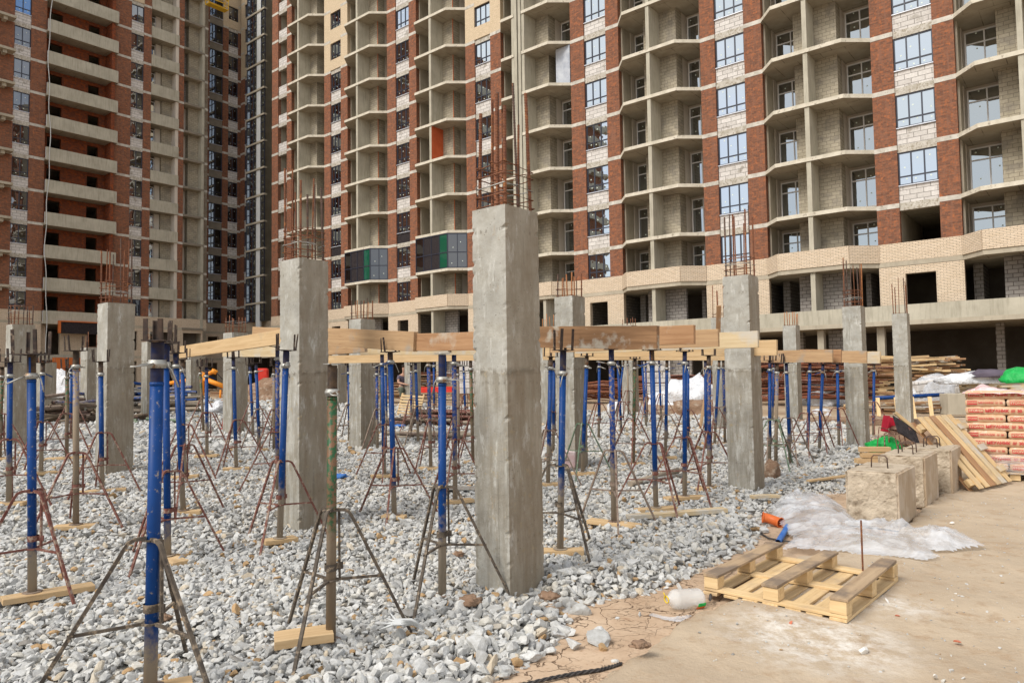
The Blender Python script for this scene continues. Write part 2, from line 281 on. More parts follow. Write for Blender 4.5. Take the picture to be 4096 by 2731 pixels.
# ------------------------------------------------------------------ mesh building
class MB:
    def __init__(s): s.v = []; s.f = []; s.mi = []; s.sm = []; s.parts = []
    def add(s, vs, fs, mi=0, sm=False):
        o = len(s.v); s.v += [tuple(x) for x in vs]; w = s.v[o:]
        s.parts.append(([min(p[i] for p in w) for i in range(3)], [max(p[i] for p in w) for i in range(3)], o, len(s.v)))
        for f in fs: s.f.append([i+o for i in f]); s.mi.append(mi); s.sm.append(sm)
        return s
    def box(s, x0, x1, y0, y1, z0, z1, mi=0, miz=None):
        vs = [(x, y, z) for z in (z0, z1) for y in (y0, y1) for x in (x0, x1)]
        s.add(vs, [(0, 1, 5, 4), (1, 3, 7, 5), (3, 2, 6, 7), (2, 0, 4, 6)], mi)
        s.f.append([len(s.v)-8+i for i in (0, 2, 3, 1)]); s.mi.append(mi if miz is None else miz); s.sm.append(False)
        s.f.append([len(s.v)-8+i for i in (4, 5, 7, 6)]); s.mi.append(mi); s.sm.append(False); return s
    def obox(s, c, ax, ay, az, mi=0):          # centre and three half axes
        c, ax, ay, az = map(Vector, (c, ax, ay, az))
        vs = [c+ax*i+ay*j+az*k for k in (-1, 1) for j in (-1, 1) for i in (-1, 1)]
        return s.add(vs, [(0, 2, 3, 1), (4, 5, 7, 6), (0, 1, 5, 4), (1, 3, 7, 5), (3, 2, 6, 7), (2, 0, 4, 6)], mi)
    def prism(s, poly, z0, z1, mi=0, miz=None):
        n = len(poly); vs = [(x, y, z0) for x, y in poly]+[(x, y, z1) for x, y in poly]
        s.add(vs, [(i, (i+1) % n, (i+1) % n+n, i+n) for i in range(n)], mi); o = len(s.v)-2*n
        s.f.append([o+i for i in reversed(range(n))]); s.mi.append(mi if miz is None else miz); s.sm.append(False)
        s.f.append([o+n+i for i in range(n)]); s.mi.append(mi); s.sm.append(False); return s
    def tube(s, pts, r, n=8, mi=0, cap=True, sm=True, rot=0.0):
        pts = [Vector(p) for p in pts]; rs = r if isinstance(r, (list, tuple)) else [r]*len(pts)
        d0 = (pts[1]-pts[0]).normalized(); ref = Vector((0, 0, 1)) if abs(d0.z) < .9 else Vector((1, 0, 0))
        a = d0.cross(ref).normalized(); vs = []; rings = []
        for i, p in enumerate(pts):
            if i == 0: d = pts[1]-p
            elif i == len(pts)-1: d = p-pts[i-1]
            else: d = (pts[i+1]-p).normalized()+(p-pts[i-1]).normalized()
            d.normalize(); a = (a-d*a.dot(d)).normalized(); b = d.cross(a)
            for k in range(n):
                t = 2*math.pi*k/n+rot; vs.append(p+(a*math.cos(t)+b*math.sin(t))*rs[i])
        fs = [(i*n+k, i*n+(k+1) % n, (i+1)*n+(k+1) % n, (i+1)*n+k) for i in range(len(pts)-1) for k in range(n)]
        s.add(vs, fs, mi, sm)
        if cap:
            o = len(s.v)-len(vs); s.f.append([o+k for k in reversed(range(n))]); s.mi.append(mi); s.sm.append(False)
            s.f.append([o+(len(pts)-1)*n+k for k in range(n)]); s.mi.append(mi); s.sm.append(False)
        return s
    def ring(s, c, r, rt, axis=(0, 0, 1), n=16, m_=6, mi=0, sx=1, sy=1):
        c = Vector(c); ax = Vector(axis).normalized(); a = ax.orthogonal().normalized(); b = ax.cross(a); vs = []
        for i in range(n):
            t = 2*math.pi*i/n; e = a*math.cos(t)*sx+b*math.sin(t)*sy
            for k in range(m_):
                u = 2*math.pi*k/m_; vs.append(c+e*r+(e.normalized()*math.cos(u)+ax*math.sin(u))*rt)
        return s.add(vs, [(i*m_+k, ((i+1) % n)*m_+k, ((i+1) % n)*m_+(k+1) % m_, i*m_+(k+1) % m_) for i in range(n) for k in range(m_)], mi, True)
    def groups(s):                             # pieces that touch stay together
        comp = []
        for lo, hi, a, b in s.parts:
            hit = [c for c in comp if all(c[0][i] <= hi[i]+.012 and lo[i] <= c[1][i]+.012 for i in range(3))]
            n = [list(lo), list(hi), [(a, b)]]
            for c in hit:
                n[0] = [min(p, q) for p, q in zip(n[0], c[0])]; n[1] = [max(p, q) for p, q in zip(n[1], c[1])]; n[2] += c[2]; comp.remove(c)
            comp.append(n)
        return comp
    def build(s, name, mats, parent=None, loc=(0, 0, 0), rot=(0, 0, 0), bevel=0):
        if parent is not None and parent.get('category') == 'building' and len(s.parts) > 1:
            g = s.groups()
            if len(g) > 1:
                res = None
                for _, _, rs in g:
                    q = MB(); mp = {}
                    for a, b in rs:
                        for i in range(a, b): mp[i] = len(q.v); q.v.append(s.v[i])
                    for f, mi, sm in zip(s.f, s.mi, s.sm):
                        if f[0] in mp: q.f.append([mp[i] for i in f]); q.mi.append(mi); q.sm.append(sm)
                    res = q.build(name, mats, parent, loc, rot, bevel)
                return res
        me = bpy.data.meshes.new(name); me.from_pydata(s.v, [], s.f)
        mats = mats if isinstance(mats, (list, tuple)) else [mats]
        for x in mats: me.materials.append(M[x])
        me.polygons.foreach_set('material_index', s.mi); me.polygons.foreach_set('use_smooth', s.sm)
        uv = me.uv_layers.new(name='UVMap'); nv = len(me.loops)
        co = np.array(s.v, dtype=np.float32).reshape(-1, 3); li = np.empty(nv, dtype=np.int32); me.loops.foreach_get('vertex_index', li)
        nr = np.empty(len(me.polygons)*3, dtype=np.float32); me.polygons.foreach_get('normal', nr); nr = np.abs(nr.reshape(-1, 3))
        tot = np.array([len(f) for f in s.f]); dom = np.repeat(nr.argmax(1), tot); P = co[li]
        U = np.where(dom == 0, P[:, 1], P[:, 0]); V_ = np.where(dom == 2, P[:, 1], P[:, 2])
        uv.data.foreach_set('uv', np.stack([U, V_], 1).astype(np.float32).ravel()); me.update()
        o = bpy.data.objects.new(name, me); C.objects.link(o); o.location = loc; o.rotation_euler = rot
        if parent is not None: o.parent = parent
        if bevel:
            b = o.modifiers.new('bevel', 'BEVEL'); b.width = bevel; b.segments = 2; b.limit_method = 'ANGLE'
        return o
def tag(o, label=None, cat=None, group=None, kind=None):
    for k, v in (('label', label), ('category', cat), ('group', group), ('kind', kind)):
        if v: o[k] = v
    return o
def thing(name, label, cat, loc=(0, 0, 0), rot=(0, 0, 0), group=None):
    o = bpy.data.objects.new(name, None); C.objects.link(o); o.location = loc; o.rotation_euler = rot; o.empty_display_size = .2
    return tag(o, label, cat, group)
def copy_part(o, parent, loc=None):
    c = o.copy(); C.objects.link(c); c.parent = parent
    if loc is not None: c.location = loc
    for ch in list(o.children): copy_part(ch, c)
    return c
def board(L, W, H, name, mat, parent=None, loc=(0, 0, 0), rot=(0, 0, 0), warp=.004, seg=10, seed=0, bev=.003):
    """sawn board centred on its origin, long axis x, slightly warped"""
    b = MB(); vs = []; rnd = random.Random(seed or random.random()); k1, k2 = rnd.uniform(-1, 1), rnd.uniform(-1, 1); ph = rnd.uniform(0, 6)
    for i in range(seg+1):
        x = -L/2+L*i/seg; dz = warp*k1*math.sin(3.1*i/seg+ph)*3; dy = warp*k2*math.cos(3.1*i/seg)*2
        for y, z in ((-1, -1), (1, -1), (1, 1), (-1, 1)):
            vs.append((x+rnd.uniform(-1, 1)*.002, y*W/2+dy+rnd.uniform(-1, 1)*.0012, z*H/2+dz+rnd.uniform(-1, 1)*.0012))
    fs = [(i*4+k, i*4+(k+1) % 4, i*4+4+(k+1) % 4, i*4+4+k) for i in range(seg) for k in range(4)]
    fs += [(3, 2, 1, 0), tuple(seg*4+k for k in range(4))]
    b.add(vs, [tuple(reversed(f)) for f in fs])
    return b.build(name, mat, parent, loc, rot, bev)

# ------------------------------------------------------------------ the two wings of the building
FL0 = 1.323
def fz(k): return FL0+3*k
YAW = 0.693
dR = Vector((math.cos(YAW), -math.sin(YAW), 0)); nR = Vector((math.sin(YAW), math.cos(YAW), 0))
A0 = Vector((4.5, 48.83, 0)); B0 = Vector((-35.0, 73.24, 0))
class Wing:
    def __init__(s, o, dx, dy, rz): s.o = o; s.dx = dx; s.dy = dy; s.rz = rz
    def x(s, px, e=0.0, py=468.0):              # local x of a photo column on the plane y = -e
        p = on_plane(px, py, s.o-s.dy*e, s.dy)-s.o; return p.dot(s.dx)
    def vis(s, x):                               # highest storey the photo shows at local x
        p = s.o+s.dx*x; k = 2
        while k < 16 and to_px((p.x, p.y, fz(k)))[1] > 0: k += 1
        return k
WR = Wing(A0, dR, nR, -YAW); WL = Wing(B0, nR, -dR, math.pi/2-YAW)
TOPF = 17
bl = thing('apartment_building', 'unfinished brick and concrete tower wing at the left with solid balcony parapets', 'building', B0, (0, 0, WL.rz))
bm = thing('apartment_building', 'unfinished middle tower section between the inner corner and the concrete seam', 'building', A0, (0, 0, WR.rz))
br = thing('apartment_building', 'unfinished right tower section with white window frames and open ground floor bays', 'building', A0, (0, 0, WR.rz))
rooms = {'L': MB(), 'M': MB(), 'R': MB()}

def window_unit(w_, h_, cols, low, frame='frame_dark', gl='glass', dep=.09, fw=.065, sill=True, top=0.0, stick=True, seed=0):
    """returns (frame mesh builder, pane builder); origin lower left, facing -y"""
    f = MB(); f.box(0, w_, 0, dep, 0, fw); f.box(0, w_, 0, dep, h_-fw, h_); f.box(0, fw, 0, dep, fw, h_-fw); f.box(w_-fw, w_, 0, dep, fw, h_-fw)
    cw = w_/cols; rows = [fw]
    for i in range(1, cols): f.box(i*cw-fw/2, i*cw+fw/2, .002, dep-.002, fw, h_-fw)
    if low: f.box(fw, w_-fw, .004, dep-.004, low-fw/2, low+fw/2)
    if top: f.box(fw, w_-fw, .004, dep-.004, top-fw/2, top+fw/2)
    if sill: f.box(-.03, w_+.03, -.10, .0, -.04, .0, 1)
    p = MB(); p.box(fw*.5, w_-fw*.5, dep*.5, dep*.5+.02, fw*.5, h_-fw*.5)
    if stick:
        rn = random.Random(seed+5); zs = [z for z in (0, low, top, h_) if z is not None]; zs = sorted(set(zs))
        for i in range(cols):
            for a, b_ in zip(zs[:-1], zs[1:]):
                if b_-a < .2: continue
                sx = (i+.3+.4*rn.random())*cw; sz = a+(b_-a)*rn.uniform(.2, .85); q = .035
                p.box(sx-q, sx+q, dep*.5-.006, dep*.5-.001, sz-q, sz+q, 1)
    return f, p
_wcache = {}
def put_window(parent, x0, x1, y, z0, z1, cols, low, frame='frame_dark', gl='glass', top=0.0, sill=True, name='window', stick=True):
    key = (round(x1-x0, 2), round(z1-z0, 2), cols, low, frame, gl, top, sill, random.randint(0, 2) if stick else 9, round(y, 2))
    if key in _wcache:
        return copy_part(_wcache[key], parent, (x0, y, z0))
    f, p = window_unit(x1-x0, z1-z0, cols, low, frame, gl, sill=sill, top=top, stick=stick, seed=key[8])
    o = f.build(name, [frame, 'sill_metal'], parent, (x0, y, z0)); p.build('pane', [gl, 'sticker'], o)
    _wcache[key] = o; return o

PIL_D = 6.5         # how deep the pillars run back as cross walls
def pillar(parent, x0, x1, k0=2, k1=TOPF, e=0.0, mat='brick_red', beige=None):
    zb_ = fz(beige) if beige is not None else fz(k1)
    MB().box(x0, x1, -e, -e+.35, fz(k0)+.95, zb_-.1).build('brick_pier', mat, parent)
    if beige is not None: MB().box(x0, x1, -e, -e+.35, zb_-.1, fz(k1)).build('brick_pier', 'brick_beige_top', parent)
    b = MB(); kv = ((WL if parent is bl else WR).vis(x0))
    for k in range(k0+1, min(k1, kv+1)+1):
        b.box(x0-.004, x1+.004, -e-.012, -e+.35, fz(k)-.24, fz(k))
    b.build('slab_band', 'band', parent)
    MB().box(x0+.05, x1-.05, -e+.352, -e+PIL_D, fz(2), fz(k1)).build('cross_wall', 'concrete', parent)
    if parent is not bl: MB().box(x0+.05, x0+.35, -e+.352, -e+4.5, fz(1), fz(2)-.25).build('cross_wall', 'block_dark', parent)
def win_column(parent, x0, x1, top, e=0.0, cols=3, beige=None, spandrel='block_white', h0=.9, h1=2.62, openf=(), span_h=None, gl='glass', netf=(), blue=(), dist=.12):
    if parent is bl: gl = 'glass_left'
    low = .46; y = -e+dist; k1 = min(TOPF, top+2)
    for k in range(2, k1):
        z = fz(k); isb = beige is not None and k >= beige
        if isb:
            mb = MB(); a = .30*(x1-x0)/1.6; mb.box(x0, x1, -e, -e+.3, z, z+h0+.1); mb.box(x0, x1, -e, -e+.3, z+h1, z+3.0); 
            mb.build('brick_panel', 'brick_beige_top', parent)
            put_window(parent, x0, x1, y, z+h0+.1, z+h1, cols, low, gl=gl, sill=False)
            continue
        if k > 2:
            MB().box(x0, x1, y-.02, y+.25, z, z+h0).build('block_spandrel', 'dark_net' if k in netf else spandrel, parent)
        b = MB(); b.box(x0, x1, y-.04, y+.25, z+h1, z+3.0-.001); b.build('lintel', 'lintel' if spandrel != 'panel_grey' else 'panel_grey', parent)
        if k in openf: continue
        hh = h0 if k > 2 else .95
        put_window(parent, x0, x1, y, z+hh, z+h1, cols, low, gl='glass_blue' if k in blue else gl)
def px_(x): return to_px(WR.o+WR.dx*x)[0]-1400
def poly_bay(x0, x1, p, ch=.9): return [(x0, .3), (x0, -.01), (x0+ch, -p), (x1-ch*1.3, -p), (x1, -.01), (x1, .3)]
def bay(parent, x0, x1, top, part='both', glaz=(), p=1.05, dk=1.95, red=(), wtop=2.25, w1=2, roomk='M', foam=False, filmf=()):
    """open balcony bay: slabs with chamfered noses, divider, block piers, deep window recesses"""
    W = x1-x0; k1 = min(TOPF, top+2)
    if part == 'both': poly = poly_bay(x0, x1, p); xd = x0+W*.47
    elif part == 'left': poly = [(x0, .3), (x0, -.01), (x0+.9, -p), (x1, -p), (x1, .3)]; xd = x1-.12
    else: poly = [(x0, .3), (x0, -p), (x1-1.2, -p), (x1, -.01), (x1, .3)]; xd = x0+.12
    first = None
    for k in range(3, k1+1):
        z = fz(k)
        if first is None:
            q = MB(); q.prism(poly, -.21, 0, 0, 1); q.box(x0, x1, .302, dk+.2, -.21, 0, 0, 1)
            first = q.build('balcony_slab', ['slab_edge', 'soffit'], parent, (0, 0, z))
        else: copy_part(first, parent, (0, 0, z))
    zt = fz(k1)
    d0, d1 = xd-.12, xd+.12; pw = min(1.2, W*.205 if part == 'both' else W*.36)
    dv = MB()
    for k in range(2, k1): dv.box(d0, d1, -p+.06, 1.2, fz(k)+.001, fz(k+1)-.212)
    dv.build('divider_wall', 'concrete_parapet', parent)
    bw = MB(); pl = MB(); cw = MB(); foamb = MB()
    for k in range(2, k1):
        za, zb = fz(k)+.001, fz(k+1)-.213
        if part in ('both', 'right'):
            bw.box(d1+.001, d1+pw, .35, 1.2, za, zb)
            pl.box(d1+.2, d1+pw-.002, 1.202, dk, za, zb)
            if foam: foamb.box(d1+pw-.01, d1+pw+.03, .36, .40, za, zb)
            wl, wr = d1+pw+.10, x1-.1
            if k == 2 and False: pass
            put_window(parent, wl, wr, dk-.12, za, min(zb, fz(k)+2.62), 2 if px_(x0) > 1000 else 1, .45, 'frame_white', 'glass_bay', top=1.98, sill=False, name='balcony_window')
        if part in ('both', 'left'):
            bw.box(d0-pw*.75, d0-.001, .35, 1.2, za, zb)
            cw.box(x0+.001, x0+.10, .36, 1.4, za, zb); pl.box(x0+.001, x0+.14, 1.402, dk, za, zb)
            put_window(parent, x0+.22, d0-pw*.55, dk-.12, za, min(zb, fz(k)+2.62), 2 if px_(x0) > 1000 else 1, .45, 'frame_white', 'glass_bay', top=1.98, sill=False, name='balcony_window')
    # walls behind the windows
    bk = MB().box(x0, x1, dk+.01, dk+.25, fz(2), zt).build('back_wall', 'plaster', parent)
    if bw.v: bw.build('block_wall', 'block_grey', parent)
    if pl.v: pl.build('plaster_wall', 'plaster', parent)
    if cw.v: cw.build('side_wall', 'concrete', parent)
    if foamb.v: foamb.build('foam_seal', 'foam_orange', parent)
    # brick parapet of the first living storey
    q = MB(); pp = [(a, b) for a, b in poly if b < .1]
    for (ax, ay), (bx, by) in zip(pp[:-1], pp[1:]):
        d = Vector((bx-ax, by-ay, 0)); L = d.length; d.normalize(); n_ = Vector((d.y, -d.x, 0))*.02
        if n_.y > 0 and abs(d.x) > .1: n_ = -n_
        c = Vector(((ax+bx)/2, (ay+by)/2, fz(2)+.47))
        q.obox(c+n_, d*(L/2+.01), Vector((-d.y, d.x, 0))*.06, (0, 0, .47))
    o = q.build('brick_parapet', 'brick_beige', parent)
    # stretch uv along each face
    me = o.data; uvl = me.uv_layers[0].data
    for f in me.polygons:
        if abs(f.normal.z) < .5:
            t = Vector((-f.normal.y, f.normal.x, 0))
            for li in f.loop_indices:
                co = me.vertices[me.loops[li].vertex_index].co; uvl[li].uv = (co.dot(t), co.z)
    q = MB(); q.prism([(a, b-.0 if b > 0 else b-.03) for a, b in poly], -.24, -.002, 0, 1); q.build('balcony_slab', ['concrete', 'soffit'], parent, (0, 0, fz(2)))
    # glazed storeys
    for k in glaz:
        za, zb = fz(k)+.01, fz(k+1)-.23
        segs = list(zip(pp[:-1], pp[1:]))
        for si, ((ax, ay), (bx, by)) in enumerate(segs):
            L = math.hypot(bx-ax, by-ay)
            if L < .3: continue
            n = 2 if L < 2 else 4; gls = 'glass_dim'
            f, pn = window_unit(L, zb-za, n, 1.25, stick=True, sill=False, seed=si)
            if si == 1:
                pn = MB(); cw_ = L/n
                for i in range(n): pn.box(i*cw_+.03, i*cw_+cw_-.03, .04, .06, .03, zb-za-.03, {0: 0, 1: 2, 2: 2, 3: 1}[i])
            fo = f.build('glazing', 'frame_dark', parent, (ax, ay, za), (0, 0, math.atan2(by-ay, bx-ax)))
            pn.build('pane', ['glass_dim', 'glass_green', 'dark_net'] if si == 1 else ['glass_dim', 'sticker'], fo)

# --- right wing, photo columns (x of the pillar edges on the pillar plane)
def X(px, e=0.0): return WR.x(px, e)
cut = X(2107)
def sect(x): return (bm, 'M') if x < cut else (br, 'R')
piers = [(1088, 1112, None), (1147, 1166, None), (1297, 1322, 10), (1363, 1390, 10), (1549, 1583, None), (1637, 1666, None), (1864, 1901, 9), (1964, 2006, 9),
         (2286, 2340, None), (2428, 2479, None), (2807, 2866, None), (2984, 3055, None), (3492, 3582, None), (3743, 3830, None)]
for a, b, bg_ in piers: pillar(sect(X(a))[0], X(a), X(b), beige=bg_)
xl = X(3830)+(X(3492)-X(3055)); pillar(br, xl, xl+1.35); pillar(br, xl+3.6, xl+4.7)
for a, b, kw in ((1112, 1147, dict(openf=range(0, 30), cols=2)), (1322, 1363, dict(beige=10, netf=(4,))), (1583, 1637, dict(netf=(4,))), (1901, 1964, dict(beige=9)),
                 (2340, 2428, {}), (2866, 2984, {}), (3582, 3743, dict(openf=(2,)))):
    x0, x1 = X(a), X(b); win_column(sect(x0)[0], x0+.004, x1-.004, WR.vis(x0), **kw)
win_column(br, xl+1.354, xl+3.596, 7)
for a, b, kw in ((1166, 1297, {}), (1390, 1549, dict(glaz=(3,), foam=True)), (1666, 1864, dict(glaz=(3,), foam=True)), (2006, 2094, dict(part='left')),
                 (2124, 2286, dict(part='right')), (2479, 2807, {}), (3055, 3492, {})):
    x0, x1 = X(a), X(b); bay(sect(x0)[0], x0+.004, x1-.004, WR.vis(x0), **kw)
bay(br, X(3830)+.004, xl-.004, 7)
# taped plastic sheet over the opening high on the right of the seam
_x0 = X(2124); _x1 = X(2286); _k = 7
f = MB().box(_x0+2.35, _x1-.05, -.02, .02, fz(_k)+.03, fz(_k+1)-.25).build('plastic_sheet', 'film_grey', br)
q = MB()
for zz in (.9, 1.9): q.box(_x0+2.35, _x1-.05, .022, .07, fz(_k)+zz, fz(_k)+zz+.09)
q.build('batten', 'timber_pale', f)
# orange plastered wall of one loggia
_x0 = X(1666); _x1 = X(1864); xd = _x0+(_x1-_x0)*.47+.12
MB().box(xd+.002, xd+.012, -.98, .34, fz(6)+.001, fz(7)-.214).build('plaster_panel', 'red_plaster', bm)
# seam: two tall concrete fins with a slot
s0, s1 = X(2096), X(2122)
MB().box(s0, s0+(s1-s0)*.42, -1.05, 6, 0, fz(TOPF)).build('seam_wall', 'concrete_parapet', bm)
MB().box(s0+(s1-s0)*.62, s1, -1.05, 6, 0, fz(TOPF)).build('seam_wall', 'concrete_parapet', br)
# --- recessed inner corner of the right wing
ER = -2.5
def XC(px): return WR.x(px, ER)
for a, b, bg_ in ((963, 977, 12), (996, 1015, 12)): pillar(bm, XC(a), XC(b), e=ER, beige=bg_)
win_column(bm, XC(977)+.004, XC(996)-.004, 16, e=ER, cols=2, beige=12)
g0, g1, g2, g3 = XC(1015), XC(1054.5), XC(1071), XC(1088)
for k in range(2, TOPF):
    za, zb = fz(k)+.005, fz(k+1)-.2
    put_window(bm, g0+.01, g1, 1.6, za+(.9 if k == 2 else 0), zb, 3, .95, top=2.0 if k > 2 else 0, sill=False, name='stair_glazing')
    put_window(bm, g2, g3-.01, 1.6, za+(.9 if k == 2 else 0), zb, 1, .95, top=2.0 if k > 2 else 0, sill=False, name='stair_glazing')
    MB().box(g1+.002, g2-.002, 1.62, 1.8, za, zb).build('white_panel', 'panel_white', bm)
q = MB()
for k in range(3, TOPF+1): q.box(g0, g3, 1.5, 1.9, fz(k)-.2, fz(k))
q.build('slab_band', 'concrete', bm)
# --- ground storeys of the right wing
def ground_front(parent, x0, x1, k=1, openings=(), e=0.0, bays=()):
    """beige brick storey with openings, between F1 and F2"""
    z0, z1 = fz(1)+.68, fz(2)-.24; xs = x0; q = MB()
    for a, b in openings:
        q.box(xs, a, -e, -e+.3, z0, z1); q.box(a, b, -e, -e+.3, z1-.42, z1); xs = b
    q.box(xs, x1, -e, -e+.3, z0, z1)
    q.build('brick_wall', 'brick_beige', parent)
def belt(parent, x0, x1, e=0.0):
    q = MB(); q.box(x0, x1, -e-.03, -e+.2, fz(2)+.0, fz(2)+.948); q.build('brick_parapet', 'brick_beige', parent)
    MB().box(x0, x1, -e-.02, -e+.3, fz(2)-.24, fz(2)-.002).build('slab_band', 'concrete', parent)
for a, b in ((1088, 1166), (1297, 1390), (1549, 1666), (1864, 2006), (2286, 2479), (2807, 3055), (3492, 3830)):
    x0, x1 = X(a), X(b); par = sect(x0)[0]; belt(par, x0, x1); wd = x1-x0
    ground_front(par, x0, x1, openings=((x0+wd*.32, x0+wd*.68),))
belt(br, xl, xl+4.7); ground_front(br, xl, xl+4.7, openings=((xl+1.5, xl+3.3),))
belt(bm, XC(963), g3, e=ER); ground_front(bm, XC(963), g3, openings=((XC(980), XC(992)),), e=ER)
# block walls and piers seen inside the open ground storeys
for a, b in ((1166, 1297), (1390, 1549), (1666, 1864), (2124, 2286), (2479, 2807), (3055, 3492), (3830, 4300)):
    x0 = X(a); x1 = X(b) if b < 4300 else xl; par = sect(x0)[0]; W = x1-x0; xd = x0+W*.47+.12
    z0, z1 = fz(1), fz(2)-.25; q = MB()
    q.box(xd+.002, xd+1.4, .4, .62, z0, z1); q.box(xd-1.25, xd-.25, .4, .62, z0, z1); q.box(x0+.15, x0+.55, 1.9, 4.2, z0, z1); q.box(xd+1.9, xd+2.15, 1.6, 3.5, z0, z1)
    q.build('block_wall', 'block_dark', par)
    q = MB(); q.box(xd-.24, xd, -.95, .38, z0, z1); q.build('divider_wall', 'concrete_parapet', par)
    z0, z1 = -.2, fz(1)-.32; q = MB()
    q.box(xd-.1, xd+.22, -.6, -.2, z0, z1); q.box(x1-.1, x1+.25, -.6, -.2, z0, z1); q.build('column', 'concrete', par)
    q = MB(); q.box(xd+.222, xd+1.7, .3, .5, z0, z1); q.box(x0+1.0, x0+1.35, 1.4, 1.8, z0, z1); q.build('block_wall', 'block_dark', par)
xa, xb = X(1166), xl+4.7
for p_, a, b in ((bm, X(1088), cut), (br, cut, xb)):
    MB().box(a, b, -1.1, -.8, fz(1)-.1, fz(1)+.68).build('podium_beam', 'concrete_parapet', p_)
    MB().box(a, b, -1.13, -.79, fz(1)-.32, fz(1)-.1).build('podium_beam', 'concrete', p_)
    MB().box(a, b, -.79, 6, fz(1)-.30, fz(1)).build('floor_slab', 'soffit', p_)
# floors and rear walls so that open storeys are dark rooms
for p_, a, b, e in ((bm, XC(963), g3, 2.5), (bm, g3, cut, 0), (br, cut, xb, 0)):
    q = MB()
    for k in range(2, TOPF+1): q.box(a, b, 2.9+e if k > 2 else .5+e, 8+e, fz(k)-.22, fz(k)-.01)
    q.build('floor_slab', 'concrete', p_)
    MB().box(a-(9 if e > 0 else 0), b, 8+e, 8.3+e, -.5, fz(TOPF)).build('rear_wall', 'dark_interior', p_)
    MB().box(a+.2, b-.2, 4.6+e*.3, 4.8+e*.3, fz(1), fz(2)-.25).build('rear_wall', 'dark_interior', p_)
MB().box(xb-.3, xb, 0, 8, -.5, fz(TOPF)).build('side_wall', 'concrete', br)
q = MB()
for a in (1112, 1583, 1901, 2340, 2866, 3582):
    x0 = X(a); q2 = MB()
    for k in range(3, TOPF): q2.box(x0-.2, x0+2.9*1.2, .42, 2.95, fz(k)-.2, fz(k)-.02)
    q2.build('floor_slab', 'concrete', sect(x0)[0])

# --- left wing
def XL(px, e=0.0): return WL.x(px, e)
EL = -3.68
for a, b in ((119, 181), (453, 522), (573, 603), (714, 735), (817, 831)): pillar(bl, XL(a), XL(b))
for a, b, bg_ in ((831, 837, None), (891, 913, 14), (952, 963, 14)): pillar(bl, XL(a, EL), XL(b, EL), e=EL, beige=bg_)
win_column(bl, XL(51)+.004, XL(119)-.004, 13, cols=2, blue=(11, 12))
win_column(bl, XL(522)+.004, XL(573)-.004, 14, cols=2, beige=13)
win_column(bl, XL(837, EL)+.004, XL(891, EL)-.004, 15, e=EL, cols=2, spandrel='panel_grey', h0=.62, h1=2.75)
win_column(bl, XL(913, EL)+.004, XL(952, EL)-.004, 16, e=EL, cols=2, beige=14)
# big balconies with solid parapets
x0, x1 = XL(181)+.004, XL(453)-.004; W = x1-x0; first = None; fw_ = None
for k in range(2, 16):
    z = fz(k)
    if first is None:
        q = MB(); q.box(x0-.05, x1+.25, -.45, 1.5, -.22, 0, 0, 1); first = q.build('balcony_slab', ['concrete', 'soffit'], bl, (0, 0, z))
        q = MB(); q.box(x0-.02, x1+.23, -.47, -.33, -.21, .98); par0 = q.build('parapet', 'concrete_parapet', first)
        MB().box(x0-.04, x0-.021, -.46, -.34, -.15, .95).build('edge_strip', 'panel_white', first); MB().box(x1+.231, x1+.25, -.46, -.34, -.15, .95).build('edge_strip', 'panel_white', first)
    else: copy_part(first, bl, (0, 0, z))
    q = MB()                                   # back wall with two openings
    o1, o2, o3, o4 = x0+W*.09, x0+W*.29, x0+W*.68, x0+W*.85
    for a, b in ((x0, o1), (o2, o3), (o4, x1)): q.box(a, b, 1.2, 1.5, z+.001, fz(k+1)-.55)
    q.box(x0, x1, 1.2, 1.5, fz(k+1)-.549, fz(k+1)-.221)
    q.box(x1-.3, x1, -.3, 1.198, z+.001, fz(k+1)-.221)
    q.build('brick_wall', 'brick_red_inner', bl)
# small balconies
x0, x1 = XL(603)+.004, XL(714)-.004; W = x1-x0; first = None
for k in range(2, 16):
    z = fz(k)
    if k == 2: q = MB(); q.box(x0, x1, 0, 1.5, -.22, 0, 0, 1); q.build('balcony_slab', ['concrete', 'soffit'], bl, (0, 0, z))
    elif first is None:
        q = MB(); q.box(x0, x1, -.1, 1.5, -.22, 0, 0, 1); first = q.build('balcony_slab', ['concrete', 'soffit'], bl, (0, 0, z))
        MB().box(x0, x1, -.12, .02, -.2, .95).build('parapet', 'concrete_parapet', first)
    else: copy_part(first, bl, (0, 0, z))
    q = MB(); q.box(x0+W*.52, x1-.3, .9, 1.5, z+.001, fz(k+1)-.221); q.build('block_wall', 'block_grey', bl)
    q = MB(); q.box(x0+W*.33, x0+W*.519, 1.2, 1.5, z+.001, fz(k+1)-.221); q.box(x1-.299, x1, .02, 1.5, z+.001, fz(k+1)-.221); q.build('plaster_wall', 'plaster', bl)
    put_window(bl, x0+.02, x0+W*.33-.002, 1.3, z+.02, z+2.6, 1, 0, 'frame_white', 'glass_bay', top=1.5, sill=False, name='balcony_window')
